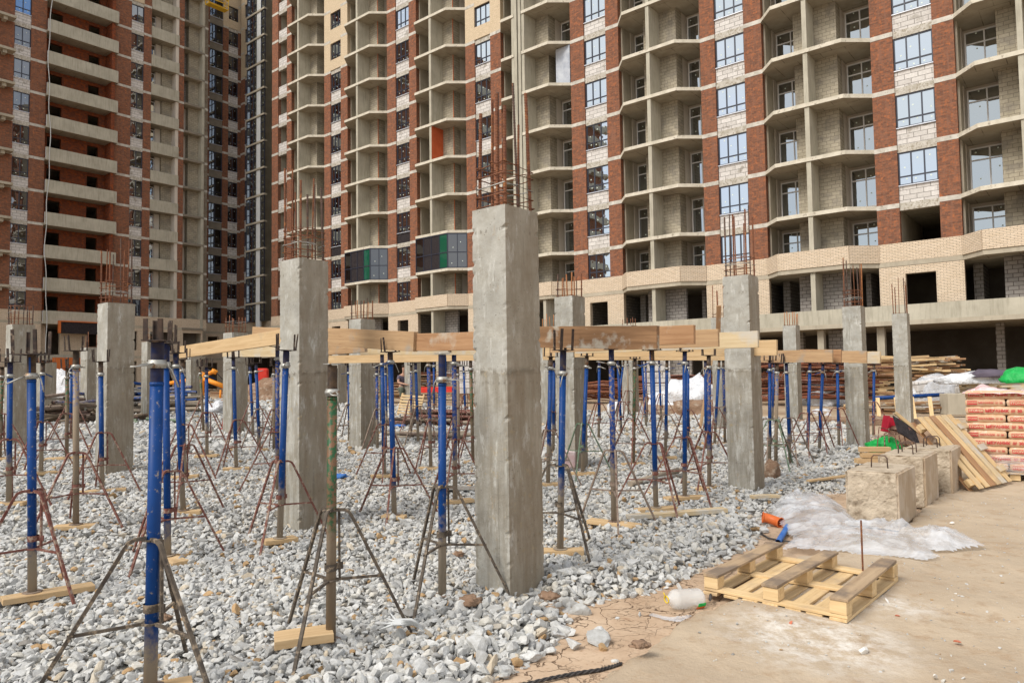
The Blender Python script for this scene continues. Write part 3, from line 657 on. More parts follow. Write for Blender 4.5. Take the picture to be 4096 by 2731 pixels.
# open loggias
x0, x1 = XL(735)+.004, XL(817)-.004; W = x1-x0; first = None
for k in range(2, 17):
    z = fz(k)
    if first is None: q = MB(); q.box(x0, x1, -.12, 1.5, -.22, 0, 0, 1); first = q.build('balcony_slab', ['panel_grey', 'soffit'], bl, (0, 0, z))
    else: copy_part(first, bl, (0, 0, z))
    if k > 15: continue
    q = MB(); q.box(x0+W*.36, x1-.3, .7, 1.4, z+.001, fz(k+1)-.221); q.build('block_wall', 'block_grey', bl)
    q = MB(); q.box(x0, x0+W*.36-.001, 1.3, 1.45, z+.001, fz(k+1)-.221); q.build('block_wall', 'block_dark' if k > 9 else 'plaster', bl)
    q = MB(); q.box(x1-.299, x1-.02, -.1, 1.4, z+.001, fz(k+1)-.221); q.build('side_wall', 'concrete_parapet', bl)
# far left bay: brick with projecting slabs on corbels
x1 = XL(51)-.004; x0 = x1-6
for k in range(2, 14):
    z = fz(k); MB().box(x0, x1, 0, .4, z+(.95 if k == 2 else .001), fz(k+1)-.241).build('brick_pier', 'brick_red', bl)
    q = MB(); q.box(x0, x1, -.012, .4, fz(k+1)-.24, fz(k+1)); q.build('slab_band', 'band', bl)
    q = MB(); q.box(x1-4, x1-.1, -.9, -.014, fz(k+1)-.2, fz(k+1)+.02); q.box(x1-1.0, x1-.7, -.7, -.014, fz(k+1)-.5, fz(k+1)-.201); q.build('balcony_slab', ['concrete'], bl)
# ground storeys of the left wing
xa, xb = XL(51)-6, XL(831)
for a, b, e in ((XL(51)-6, XL(181), 0), (XL(453), XL(735), 0), (XL(735), XL(831), 0), (XL(831, EL), XL(963, EL), EL)):
    q = MB(); q.box(a, b, -e-.02, -e+.2, fz(2)+.001, fz(2)+.948); q.build('brick_parapet', 'brick_beige', bl)
    MB().box(a, b, -e-.01, -e+.3, fz(2)-.24, fz(2)-.001).build('slab_band', 'concrete', bl)
for a, b, ops, e in ((XL(-60), XL(181), ((XL(60), XL(100)),), 0), (XL(453), XL(603), ((XL(527), XL(560)),), 0), (XL(603), XL(735), ((XL(611), XL(705)),), 0),
                  (XL(735), XL(831), ((XL(740), XL(812)),), 0), (XL(831, EL), XL(963, EL), ((XL(838, EL), XL(880, EL)), (XL(915, EL), XL(950, EL))), EL)):
    for k in (1, 0):
        z0, z1 = (fz(1)+.001, fz(2)-.241) if k else (-.3, fz(1)-.241); q = MB(); xs = a
        for oa, ob in ops:
            q.box(xs, oa, -e, -e+.3, z0, z1); q.box(oa, ob, -e, -e+.3, z1-.3, z1)
            if k: q.box(oa, ob, -e, -e+.3, z0, z0+.55)
            xs = ob
        q.box(xs, b, -e, -e+.3, z0, z1); q.build('brick_wall', 'brick_beige', bl)
    MB().box(a, b, -e-.01, -e+.3, fz(1)-.24, fz(1)).build('slab_band', 'concrete', bl)
x0, x1 = XL(181), XL(453); W = x1-x0; q = MB()
for a, b in ((x0, x0+W*.09), (x0+W*.29, x0+W*.68), (x0+W*.85, x1)): q.box(a, b, .6, .9, fz(1)+.001, fz(2)-.25)
q.build('brick_wall', 'brick_beige', bl)
MB().box(x0, x1, -.3, .9, fz(1)-.5, fz(1)).build('slab_band', 'concrete_parapet', bl)
q = MB(); q.box(x0+W*.12, x1+.3, -.9, -.72, fz(1)-1.5, fz(1)-.28); q.build('fascia_panel', 'orange_panel', bl)
o = MB().box(x0+W*.23, x1+.2, -.72, -.52, fz(2)-1.05, fz(2)+.0).build('sign_panel', 'dark_net', bl)
q = MB(); q.box(x0+W*.20, x1+.2, -.8, -.5, fz(2)+.001, fz(2)+.10); q.box(x0+W*.20, x0+W*.23-.002, -.8, -.5, fz(2)-1.05, fz(2)); q.build('frame', 'orange_panel', o)
MB().box(x0+W*.3, x1, .7, .95, -.3, fz(1)-.52).build('block_wall', 'plaster', bl)
for a, b, e in ((XL(-60), XL(831), 0), (XL(831, EL), XL(963, EL), 3.68)):
    q = MB()
    for k in range(2, TOPF+1): q.box(a, b, 1.6+e, 8+e, fz(k)-.22, fz(k)-.01)
    q.build('floor_slab', 'concrete', bl)
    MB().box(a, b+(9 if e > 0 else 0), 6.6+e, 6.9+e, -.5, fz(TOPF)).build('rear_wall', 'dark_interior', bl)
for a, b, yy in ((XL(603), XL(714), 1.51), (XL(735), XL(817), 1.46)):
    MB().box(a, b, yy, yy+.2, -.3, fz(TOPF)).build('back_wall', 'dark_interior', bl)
MB().box(XL(817), XL(831), 0, 4.2, 0, fz(TOPF)).build('cross_wall', 'concrete', bl)
MB().box(XL(51)-56, XL(51)-6.01, 0, 8, 0, fz(TOPF)).build('brick_wall', 'brick_red', bl)
for k in range(2, TOPF): MB().box(XL(51)-56, XL(51)-6.02, -.9, -.003, fz(k)-.2, fz(k)+.9).build('parapet', 'concrete_parapet', bl)
# hose down the balconies, work cradle high at the inner corner
x = XL(181); pts = []
for i in range(60):
    z = 2+i*.62; pts.append(B0+nR*(x+.12+.12*math.sin(i*.23)+.05*math.sin(i*.9))+dR*(.62+.05*math.sin(i*.6))+Vector((0, 0, z)))
tag(MB().tube(pts, .035, 6).build('hose', 'panel_white'), 'thin pale hose hanging down the left balcony stack', 'hose')
p = on_plane(868, 30, B0+dR*1.6, dR)
t = thing('facade_cradle', 'yellow suspended work cradle hanging high at the inner corner', 'work cradle', p, (0, 0, WL.rz))
q = MB(); q.box(-1.1, 1.1, -.4, .4, -.06, 0); q.build('floor', 'yellow_machine', t)
q = MB()
for sx in (-1.1, 1.1):
    for sy in (-.4, .4): q.tube([(sx, sy, 0), (sx, sy, 1.2)], .04, 6)
for z in (.5, 1.0, 1.2):
    for sy in (-.4, .4): q.tube([(-1.1, sy, z), (1.1, sy, z)], .035, 6)
    for sx in (-1.1, 1.1): q.tube([(sx, -.4, z), (sx, .4, z)], .035, 6)
q.build('railing', 'yellow_machine', t)
q = MB()
for sx in (-1.0, 1.0): q.tube([(sx, 0, 1.2), (sx, 0, 9)], .015, 5)
q.build('rope', 'cable_black', t)
# ------------------------------------------------------------------ ground
DZ = -0.10                                     # level of the bare soil beside the gravel field
edge_px = [(1900, 2790), (2028, 2702), (2136, 2645), (2192, 2603), (2262, 2552), (2299, 2510), (2243, 2458), (2190, 2425), (2252, 2436), (2374, 2428), (2496, 2397), (2603, 2379),
           (2716, 2327), (2767, 2299), (2861, 2262), (2996, 2196), (3043, 2154), (3080, 2090), (3125, 2040), (3202, 1990), (3400, 1969), (3420, 1885), (3500, 1850),
           (3490, 1790), (3500, 1740), (3430, 1700), (3300, 1685), (3000, 1668), (2600, 1655), (2300, 1642), (1900, 1628), (1400, 1618), (900, 1606), (0, 1605), (-300, 1620)]
EDGE = [ground(a, b, DZ if i < 22 else 0.0).to_2d() for i, (a, b) in enumerate(edge_px)]
EDGE += [Vector((-26, 12)), Vector((-9, 2.2)), Vector((0.2, 2.6))]
def inside(x, y, poly=EDGE):
    n = len(poly); r = np.zeros(x.shape, bool); j = n-1
    for i in range(n):
        xi, yi = poly[i]; xj, yj = poly[j]
        if yi != yj: r ^= ((yi > y) != (yj > y)) & (x < (xj-xi)*(y-yi)/(yj-yi)+xi)
        j = i
    return r
def edist(x, y, poly=EDGE):
    d = np.full(x.shape, 1e9); n = len(poly)
    for i in range(n):
        a = np.array(poly[i]); b = np.array(poly[(i+1) % n]); ab = b-a; L = (ab**2).sum()+1e-9
        t = np.clip(((x-a[0])*ab[0]+(y-a[1])*ab[1])/L, 0, 1); d = np.minimum(d, np.hypot(x-a[0]-t*ab[0], y-a[1]-t*ab[1]))
    return d
def gzv(x, y): return np.minimum(.7, .03*np.maximum(0, y-.7*x-9))
def wob(x, y): return .012*np.sin(x*2.1+y*1.3)+.010*np.sin(x*-1.7+y*2.9+1)+.007*np.sin(x*5.1-y*3.7)
def gravel_h(x, y):
    d = edist(x, y); r = np.clip(d/.42, 0, 1); r = r*r*(3-2*r)
    rid = .075*np.exp(-((d-.38)/.24)**2)*np.clip((x-.1)/.3, 0, 1)*np.clip((8-y)/1.5, 0, 1)
    return DZ + gzv(x, y) + r*(-DZ) + wob(x, y)*r - .02 + rid
def grid_sheet(name, mat, xs, ys, hf, mask=None):
    X_, Y_ = np.meshgrid(xs, ys); Z_ = hf(X_, Y_); nx, ny = len(xs), len(ys)
    v = np.stack([X_, Y_, Z_], -1).reshape(-1, 3); idx = np.arange(nx*ny).reshape(ny, nx)
    q = np.stack([idx[:-1, :-1], idx[:-1, 1:], idx[1:, 1:], idx[1:, :-1]], -1).reshape(-1, 4)
    if mask is not None: q = q[mask(v[q].mean(1)[:, 0], v[q].mean(1)[:, 1])]
    me = bpy.data.meshes.new(name); me.vertices.add(len(v)); me.vertices.foreach_set('co', v.astype(np.float32).ravel())
    me.loops.add(q.size); me.loops.foreach_set('vertex_index', q.astype(np.int32).ravel()); me.polygons.add(len(q))
    me.polygons.foreach_set('loop_start', np.arange(0, q.size, 4, dtype=np.int32)); me.polygons.foreach_set('use_smooth', np.ones(len(q), bool))
    me.materials.append(M[mat]); me.update(calc_edges=True); me.validate()
    o = bpy.data.objects.new(name, me); C.objects.link(o); return o
# soil: cracked clay near the gravel
g = NG('clay'); v = g.coord('Object', rnd=False); nd = g.n('ShaderNodeTexNoise'); nd.inputs['Scale'].default_value = 2.4; nd.inputs['Detail'].default_value = 6; g.l(v, nd.inputs['Vector'])
wv = g.n('ShaderNodeMix', data_type='VECTOR'); wv.inputs[0].default_value = .42; g.l(v, wv.inputs[4]); g.l(nd.outputs['Color'], wv.inputs[5])
def cracks(sc, wd):
    vo = g.n('ShaderNodeTexVoronoi', feature='DISTANCE_TO_EDGE'); vo.inputs['Scale'].default_value = sc; g.l(wv.outputs[1], vo.inputs['Vector'])
    return g.math('SUBTRACT', 1.0, g.math('DIVIDE', vo.outputs['Distance'], wd, True), True)
cmask = g.ramp(g.noise(v, 1.6, 4), .42, .56)
cr1 = g.math('MULTIPLY', cracks(6.5, .020), g.math('ADD', g.math('MULTIPLY', cmask, .9), .1)); cr2 = g.math('MULTIPLY', cracks(17, .03), g.math('MULTIPLY', g.ramp(g.noise(v, 2.7, 4), .5, .6), .55))
crk = g.math('MAXIMUM', cr1, cr2)
col = g.mix(g.ramp(g.noise(v, 2.2, 7), .35, .65), (.43, .305, .205), (.53, .40, .285)); col = g.mix(g.ramp(g.noise(v, 30, 5), .55, .75), col, (.36, .24, .16))
col = g.mix(g.ramp(g.noise(v, 4.5, 6, .7), .62, .72), col, (.27, .15, .085)); col = g.mix(crk, col, (.15, .085, .05))
n3 = g.bump(g.math('SUBTRACT', g.math('MULTIPLY', g.noise(v, 22, 6), .4), g.math('MULTIPLY', crk, 1.2)), .8, .02); M['clay'] = g.fin(col, .9, 0, .12)
g = NG('sand_road'); v = g.coord('Object', rnd=False)
col = g.mix(g.ramp(g.noise(v, .9, 8, .62), .35, .68), (.41, .325, .235), (.51, .415, .305)); col = g.mix(g.ramp(g.noise(v, 5, 8, .7), .52, .68), col, (.38, .275, .18))
wsp = g.noise(v, 1.9, 7, .65, .6); tcn = g.n('ShaderNodeTexCoord')
def spot(x, y, r):
    vm = g.n('ShaderNodeVectorMath', operation='DISTANCE'); g.l(tcn.outputs['Object'], vm.inputs[0]); vm.inputs[1].default_value = (x, y, DZ+.05)
    return g.math('SUBTRACT', 1.0, g.math('DIVIDE', vm.outputs['Value'], r, True), True)
pw_ = ground(3250, 2545, -.05); pw2 = ground(3470, 2400, -.05)
sp_ = g.math('MAXIMUM', spot(pw_.x, pw_.y, .75), g.math('MULTIPLY', spot(pw2.x+.15, pw2.y-.1, .4), .7))
col = g.mix(g.math('MULTIPLY', g.math('MULTIPLY', sp_, 1.5, True), g.ramp(g.noise(v, 7, 8, .72), .42, .62)), col, (.70, .66, .60))
grit = g.n('ShaderNodeTexVoronoi'); grit.inputs['Scale'].default_value = 46; g.l(v, grit.inputs['Vector'])
gm = g.math('MULTIPLY', g.math('LESS_THAN', grit.outputs['Distance'], .16), g.ramp(g.noise(v, 9, 4), .5, .62)); col = g.mix(g.math('MULTIPLY', gm, .6), col, (.60, .54, .46))
trk = g.n('ShaderNodeTexWave', wave_type='BANDS'); trk.inputs['Scale'].default_value = 1.3; trk.inputs['Distortion'].default_value = 9; trk.inputs['Detail'].default_value = 5; g.l(v, trk.inputs['Vector'])
hh = g.math('ADD', g.math('ADD', g.math('MULTIPLY', g.noise(v, 3.2, 8, .6), 1.6), g.math('MULTIPLY', g.noise(v, 45, 6, .7), .34)), g.math('MULTIPLY', trk.outputs['Fac'], .12))
g.bump(g.math('ADD', hh, g.math('MULTIPLY', gm, .3)), .75, .03); M['sand_road'] = g.fin(col, .92, 0, .1)
g = NG('far_soil'); v = g.coord('Object', rnd=False); col = g.mix(g.ramp(g.noise(v, .5, 8, .6), .35, .65), (.30, .21, .14), (.44, .35, .25)); g.bump(g.noise(v, 3, 8, .7), 1, .08); M['far_soil'] = g.fin(col, .95, 0, .1)
def soilh(x, y): return DZ + gzv(x, y) + .008*np.sin(x*3.3+y*1.1)+.006*np.sin(x*1.2-y*4.2)
big = np.concatenate([np.linspace(-400, -45, 12), np.linspace(-40, 40, 81), np.linspace(45, 400, 12)])
o = grid_sheet('ground', 'far_soil', big, np.concatenate([np.linspace(-300, -2, 8), np.linspace(0, 60, 61), np.linspace(70, 600, 10)]), lambda x, y: soilh(x, y)-.03); tag(o, kind='structure')
o = grid_sheet('clay_ground', 'clay', np.linspace(-3, 12, 200), np.linspace(1.5, 20, 240), soilh); tag(o, kind='structure')
# trodden sand road, a hand higher than the clay, with a soft broken edge
road_px = [(2260, 2790), (2390, 2700), (2480, 2640), (2620, 2555), (2720, 2470), (2790, 2430), (2900, 2395), (3010, 2300), (3130, 2235), (3300, 2190), (3420, 2120), (3560, 2130), (3640, 2075), (3700, 2010), (3780, 1950), (3700, 1890), (3720, 1800)]
ROAD = [ground(a, b, -.04).to_2d() for a, b in road_px]+[Vector((20, 25)), Vector((30, 10)), Vector((9, -3)), Vector((.4, -1))]
def road_h(x, y):
    d = edist(x, y, ROAD)+.02*np.sin(x*17+y*9)+.015*np.sin(x*31-y*23); ins = inside(x, y, ROAD); s_ = np.where(ins, d, -d)
    r = np.clip((s_+.03)/.09, 0, 1); r = r*r*(3-2*r)
    return DZ+gzv(x, y)-.02+r*(.065+.012*np.sin(x*2.3-y*1.7)+.006*np.sin(x*7.1+y*4.9))
o = grid_sheet('dirt_road', 'sand_road', np.linspace(.2, 8.5, 330), np.linspace(1.2, 12.5, 380), road_h); tag(o, kind='structure')
o = grid_sheet('dirt_road_far', 'sand_road', np.linspace(8.5, 30, 90), np.linspace(-3, 25, 90), lambda x, y: DZ+gzv(x, y)+.045+0*x); o.name = 'dirt_road'; tag(o, kind='structure')
# gravel bed and stones
M['gravel_bed'] = noisy('gravel_bed', (.34, .32, .28), (.50, .47, .42), 30, bump=1, bscale=30, bdist=.05)
xs_ = np.linspace(-27, 14, 420); ys_ = np.linspace(2.2, 45, 440)
def bed_mask(x, y): return inside(x, y)
g = NG('stone'); v = g.coord('Object', rnd=False); at = g.n('ShaderNodeAttribute', attribute_name='tone'); tn = at.outputs['Fac']
cr_ = g.n('ShaderNodeValToRGB'); g.l(tn, cr_.inputs['Fac']); el = cr_.color_ramp.elements
el[0].position = 0; el[0].color = (.27, .255, .235, 1); el[1].position = 1; el[1].color = (.46, .31, .17, 1)
for p_, c_ in ((.06, (.36, .36, .355)), (.3, (.47, .475, .47)), (.62, (.60, .605, .60)), (.85, (.57, .55, .50)), (.94, (.54, .46, .35))):
    e = el.new(p_); e.color = (*c_, 1)
col = g.mix(g.ramp(g.noise(v, 24, 7, .7), .38, .68), cr_.outputs['Color'], g.mix(1.0, cr_.outputs['Color'], (.72, .70, .66), 'MULTIPLY'))
col = g.mix(g.ramp(g.noise(v, 13, 6, .7), .64, .72), col, (.50, .37, .22)); g.bump(g.noise(v, 50, 5, .7), .5, .008); M['stone'] = g.fin(col, .9, 0, .12)
def ico(sub):
    import bmesh
    b = bmesh.new(); bmesh.ops.create_icosphere(b, subdivisions=sub, radius=1); b.verts.ensure_lookup_table()
    v = np.array([x.co[:] for x in b.verts]); f = np.array([[x.index for x in q.verts] for q in b.faces]); b.free(); return v, f
def stone_protos(sub, n, rng):
    v, f = ico(sub); out = []
    for _ in range(n):
        p = v.copy()
        for _ in range(9):
            nn = rng.normal(size=3); nn /= np.linalg.norm(nn); c = rng.uniform(.33, .72); dd = np.maximum(0, p@nn-c); p -= dd[:, None]*nn
        p *= rng.uniform(.93, 1.07, (len(p), 1)); out.append(p)
    return np.array(out), f
def stones(name, pts, size, zoff, sub, rng, tone=None):
    pr, f = stone_protos(sub, 60, rng); n = len(pts); nv = pr.shape[1]
    P = pr[rng.integers(0, 60, n)]*np.stack([rng.uniform(.9, 1.6, n), rng.uniform(.65, 1.15, n), rng.uniform(.42, .85, n)], 1)[:, None, :]
    q = rng.normal(size=(n, 4)); q[:, 1:3] *= .28; q /= np.linalg.norm(q, axis=1)[:, None]; q = q[:, [0, 1, 2, 3]]
    w_, x, y, z = q.T
    Rm = np.stack([1-2*(y*y+z*z), 2*(x*y-z*w_), 2*(x*z+y*w_), 2*(x*y+z*w_), 1-2*(x*x+z*z), 2*(y*z-x*w_), 2*(x*z-y*w_), 2*(y*z+x*w_), 1-2*(x*x+y*y)], 1).reshape(n, 3, 3)
    V = np.einsum('nij,nkj->nki', Rm, P)*size[:, None, None]; V += np.stack([pts[:, 0], pts[:, 1], zoff], 1)[:, None, :]
    F = (f[None]+(np.arange(n)*nv)[:, None, None]).reshape(-1, 3)
    me = bpy.data.meshes.new(name); me.vertices.add(n*nv); me.vertices.foreach_set('co', V.astype(np.float32).ravel())
    me.loops.add(F.size); me.loops.foreach_set('vertex_index', F.astype(np.int32).ravel()); me.polygons.add(len(F))
    me.polygons.foreach_set('loop_start', np.arange(0, F.size, 3, dtype=np.int32)); me.polygons.foreach_set('use_smooth', np.zeros(len(F), bool))
    a = me.attributes.new('tone', 'FLOAT', 'POINT'); t = tone if tone is not None else np.clip(rng.beta(2.2, 2.0, n), 0, .93); t = np.where(rng.random(n) < .035, 1.0, t); t = np.where(rng.random(n) < .08, rng.uniform(0, .15, n), t)
    a.data.foreach_set('value', np.repeat(t, nv).astype(np.float32)); me.materials.append(M['stone']); me.update(calc_edges=True)
    o = bpy.data.objects.new(name, me); C.objects.link(o); return o
rng = np.random.default_rng(11)
HW = .78
def sample(y0, y1, dens, layers=1):
    n = int((y1-y0)*(2*HW*y1+1)*dens); y = rng.uniform(y0, y1, n); x = rng.uniform(-HW*y1-.5, HW*y1+.5, n)
    k = (np.abs(x) < HW*y+.5) & inside(x, y); x, y = x[k], y[k]; return np.stack([x, y], 1)
allp = []
bed = grid_sheet('gravel_bed', 'gravel_bed', xs_, ys_, lambda x, y: gravel_h(x, y)-.012, bed_mask); tag(bed, kind='structure')
def lay(name, y0, y1, dens, smin, smax, sub):
    p = sample(y0, y1, dens); d = edist(p[:, 0], p[:, 1]); s_ = rng.uniform(smin, smax, len(p))*rng.choice([1, 1, 1, 1.35], len(p))
    near_edge = (d < .55) & (p[:, 0] > -.5) & (p[:, 1] < 9); s_ *= np.where(near_edge & (rng.random(len(p)) < .4), 1.35, 1.0); s_ *= np.where((p[:, 1] < 5.4) & (d < .75) & (rng.random(len(p)) < .10), 1.6, 1.0)
    z = gravel_h(p[:, 0], p[:, 1])+rng.uniform(-.004, .03, len(p))*(s_/.04)
    o = stones(name, p, s_, z, sub, rng); tag(o, kind='stuff', label=None)
    return o
s1 = lay('gravel', 2.4, 7.2, 1050, .016, .037, 2); s2 = lay('gravel', 7.2, 14, 520, .023, .047, 1); s3 = lay('gravel', 14, 27, 170, .04, .085, 1); s4 = lay('gravel', 27, 44, 40, .08, .16, 1)
for o_, lb in ((s1, 'pale crushed stone covering the near part of the site'), (s2, 'pale crushed stone around the middle columns'), (s3, 'pale crushed stone in the far part of the field'), (s4, 'pale crushed stone at the far rim of the field')): tag(o_, lb, 'gravel')
# the loose stones and crumbs that lie on the clay and the road, one by one
loose = [(2310, 2460, .07, .3), (2270, 2450, .05, .5), (2400, 2548, .062, .6), (2385, 2578, .085, .2), (2410, 2600, .045, 1.0), (2300, 2592, .08, .5), (2225, 2550, .055, .5), (2285, 2540, .045, .6), (2470, 2475, .022, .4),
         (2390, 2392, .04, .6), (2530, 2393, .035, .7), (2720, 2352, .03, .5), (2560, 2462, .02, .3), (2650, 2300, .05, .5), (2460, 2650, .022, .7), (2700, 2310, .035, .5), (2120, 2640, .065, .6), (2020, 2700, .06, .3), (2330, 2440, .04, .2),
         (2665, 2355, .028, .6), (2195, 2610, .04, .5), (3020, 2225, .05, .5), (3060, 2130, .06, .6), (3090, 2180, .05, .5), (3140, 2015, .07, .45), (3220, 2000, .06, .4)]
lp = np.array([ground(a, b, DZ).to_2d() for a, b, _, _ in loose]); ls = np.array([c for _, _, c, _ in loose])
for i, (a, b, c, tn_) in enumerate(loose):
    p = ground(a, b, DZ); rg = np.random.default_rng(100+i)
    o = stones('stone', np.array([[0, 0]]), np.array([c]), np.array([c*.35]), 3, rg, np.array([tn_])); o.location = (p.x, p.y, DZ)
    sz = 'large' if c > .06 else ('small' if c < .035 else 'medium'); tone_n = 'ochre' if tn_ > .95 else ('dark grey' if tn_ < .35 else 'pale grey')
    tag(o, None, 'stone', 'loose stones on the cracked clay'); o['_x'] = a; o['_t'] = f'{sz} {tone_n}'
crumbs = [(3450, 2610, .05, 'white_chunk', 'flat white mortar chunk on the sand below the pallet'), (3740, 2708, .022, 'white_chunk', 'small white chip near the bottom right edge of the sand'), (3160, 2500, .024, 'brick_chip', 'red brick chip on the sand left of the white powder'),
          (3825, 2568, .028, 'brick_chip', 'red brick chip on the open sand at right'), (3590, 2462, .015, 'brick_chip', 'tiny red brick chip right of the pallet corner'), (3550, 2408, .022, 'white_chunk', 'thin pale splinter right of the pallet'), (3810, 2095, .03, 'white_chunk', 'white chip on the sand right of the concrete blocks')]
for a, b, c, mt, lb in crumbs:
    p = ground(a, b, -.055); rg = np.random.default_rng(int(a)); o = stones('rubble_chip', np.array([[0, 0]]), np.array([c]), np.array([c*.3]), 2, rg, np.array([.5])); o.data.materials.clear(); o.data.materials.append(M[mt]); o.location = p; tag(o, lb, 'rubble')
n = 2600; px_ = rng.uniform(1.2, 8, n); py_ = rng.uniform(2.6, 10, n); k = inside(px_, py_, ROAD) & (edist(px_, py_, ROAD) > .12); pts = np.stack([px_[k], py_[k]], 1)
o = stones('grit', pts, rng.uniform(.2, 1, len(pts))**3*.014+.003, road_h(pts[:, 0], pts[:, 1])+.003, 1, rng); tag(o, 'scattered grit and pebbles on the sand road', 'grit', kind='stuff')

# ------------------------------------------------------------------ cast columns with rebar
def dcol(px, py, top, w_, Y=None, x0=None):
    p = ground(px, py) if Y is None else at_depth(px, 1500, Y)
    zt = at_depth(px, top, p.y).z; return p, zt
def rebar(b, p0, p1, r, ribs, n=7):
    if not ribs: b.tube([p0, p1], r, 6); return
    p0, p1 = Vector(p0), Vector(p1); L = (p1-p0).length; k = int(L/.012); pts = [p0.lerp(p1, i/k) for i in range(k+1)]
    b.tube(pts, [r*(1.13 if i % 2 else .93) for i in range(k+1)], n, sm=False)
def column(px, base, top, w_=.4, Y=None, bars=.5, nb=8, label='', ties=3, seed=1, det=1, steel='rebar_rust', joint=2.02, wy=1.0):
    p, zt = dcol(px, base, top, w_, Y); zb = gz(p.x, p.y)-.2; rnd = random.Random(seed)
    c = p - dR*(w_/2) + nR*(w_*wy/2); t = thing('concrete_column', label, 'column', (c.x, c.y, zb), (0, 0, -YAW), 'raw concrete columns of the frame'); t['kind'] = 'thing'
    H = zt-zb; nz_ = int(H/.03) if det else 12; nk = 8 if det else 3; vs = []; fs = []; amp = .0045 if det else .002
    per = []
    for s_ in range(4):
        for i in range(nk): 
            u = -1+2*i/nk; per.append({0: (u, -1), 1: (1, u), 2: (-u, 1), 3: (-1, -u)}[s_])
    npz = len(per)
    for j in range(nz_+1):
        z = H*j/nz_; zz = zb+z
        for (a, b_) in per:
            corner = abs(a) > .99 and abs(b_) > .99; nv_ = noise.noise(Vector((a*1.2+seed, b_*1.2, z*1.5)))*amp*.35+noise.noise(Vector((a*9+seed, b_*9, z*30)))*amp*.35
            if det and corner: nv_ -= .003+max(0, noise.noise(Vector((a+seed*3, b_*2, z*22)))-.12)*.03
            if det and abs(zz-joint) < .04: nv_ += .006*noise.noise(Vector((a*9, b_*9, seed)))+.003
            if det and zz < joint-.02: nv_ += .0012
            k_ = w_/2+nv_; zo = 0
            if j == nz_: zo = noise.noise(Vector((a*4, b_*4, seed)))*.012
            vs.append((a*k_, b_*k_, z+zo))
    for j in range(nz_):
        for i in range(npz): fs.append((j*npz+i, j*npz+(i+1) % npz, (j+1)*npz+(i+1) % npz, (j+1)*npz+i))
    fs.append([nz_*npz+i for i in range(npz)])
    b = MB(); b.add(vs, fs, 0, False); b.mi = [1 if len(f) == 4 and min(vs[i][0] for i in f) > w_/2*.86 else 0 for f in fs]; sh = b.build('shaft', ['column_concrete', 'column_concrete_stained_shade'], t)  # faces on local +x get the stained copy with shade in its colour
    t.scale = (1, wy, 1)
    sh.data.polygons.foreach_set('use_smooth', [False]*len(sh.data.polygons))
    if bars <= 0: return t
    ins = w_/2-.045; spots = [(-1, -1), (1, -1), (1, 1), (-1, 1), (0, -1), (1, 0), (0, 1), (-1, 0)][:nb]
    if nb > 8: spots += [(.45, -1), (-1, .4)]
    for i, (a, b_) in enumerate(spots):
        h = bars*rnd.uniform(.72, 1.0); q = MB(); r_ = .0125 if (a and b_) else .009; jx, jy = rnd.uniform(-.02, .02), rnd.uniform(-.02, .02)
        rebar(q, (a*ins, b_*ins, H-.05), (a*ins+jx, b_*ins+jy, H+h), r_ if det else .011, det, 8)
        q.build('rebar', [steel, 'rebar_rust', 'rebar_dark'][rnd.randint(0, 2)] if det else steel, t)
    for k in range(ties):
        z = H+.015+k*(.085 if bars > .6 else .13); s_ = ins+.016; a0 = rnd.uniform(-.02, .02); q = MB(); e = [(-s_, -s_), (s_, -s_), (s_, s_), (-s_, s_), (-s_, -s_), (-s_+.06, -s_-.03)]
        q.tube([(x*rnd.uniform(.96, 1.06), y*rnd.uniform(.96, 1.06), z+rnd.uniform(-.012, .012)+a0*x*2) for x, y in e], .005, 5)
        if k and bars > .6: q.tube([(-s_, 0, z+.03), (0, -s_, z+.03), (s_, 0, z+.02), (0, s_, z+.04), (-s_, 0, z+.03)], .004, 5)
        q.build('tie', 'rebar_rust' if k != 2 else 'galv', t)
    return t
cA = column(2041, 2375, 815, .37, wy=1.2, bars=1.10, nb=10, ties=5, seed=1, label='nearest concrete column, tall, at the centre, rough lower half')
cB = column(1196, 2118, 1030, .40, bars=1.12, nb=8, ties=5, seed=2, label='second nearest concrete column, stained by dark drips, left of centre')
cE = column(3020, 1966, 1097, .40, bars=1.15, nb=8, ties=4, seed=3, label='smooth grey column behind the stacked board ends, right of centre')
column(421, 1900, 1209, .43, bars=1.15, nb=8, ties=5, seed=4, label='tall column at the left with a rebar cage, beige face')
column(2302, 1876, 1182, .40, bars=.47, nb=8, ties=2, seed=5, label='pale column just right of the nearest one, marked with a chalk cross', steel='rebar_bright')
column(3464, 1785, 1222, .40, bars=1.2, nb=8, ties=5, seed=6, label='column at the right end of the props with bent rusty bars', steel='rebar_bright')
column(3637, 1712, 1252, .40, Y=20.6, bars=1.1, nb=6, ties=1, seed=7, label='slim column furthest right, in front of the pallet heap')
column(1444, 1796, 1274, .40, bars=.52, nb=8, ties=2, seed=8, label='column between the two nearest columns, short orange bars on top', steel='rebar_bright')
column(38, 1790, 1296, .42, bars=.5, nb=8, ties=4, seed=9, label='column at the left edge of the site behind the props')
column(926, 1742, 1329, .42, bars=.43, nb=8, ties=3, seed=10, det=0, label='column behind the sloping timber, low bars showing above it')
column(3195, 1683, 1300, .40, bars=.5, nb=7, ties=1, seed=11, det=0, label='short pale column right of the smooth grey one, chalk cross on it', steel='rebar_bright')
column(586, 1676, 1366, .40, bars=.55, nb=6, ties=3, seed=12, det=0, label='far column just left of the big blue prop')
column(160, 1646, 1449, .5, bars=.22, nb=6, ties=1, seed=13, det=0, label='low far column left of the tall left column')
column(348, 1690, 1389, .5, Y=20, bars=.45, nb=7, ties=1, seed=14, det=0, label='far column half hidden by the tall left column')
column(762, 1632, 1400, .4, bars=0, seed=15, det=0, label='far column under the low end of the sloping timber')
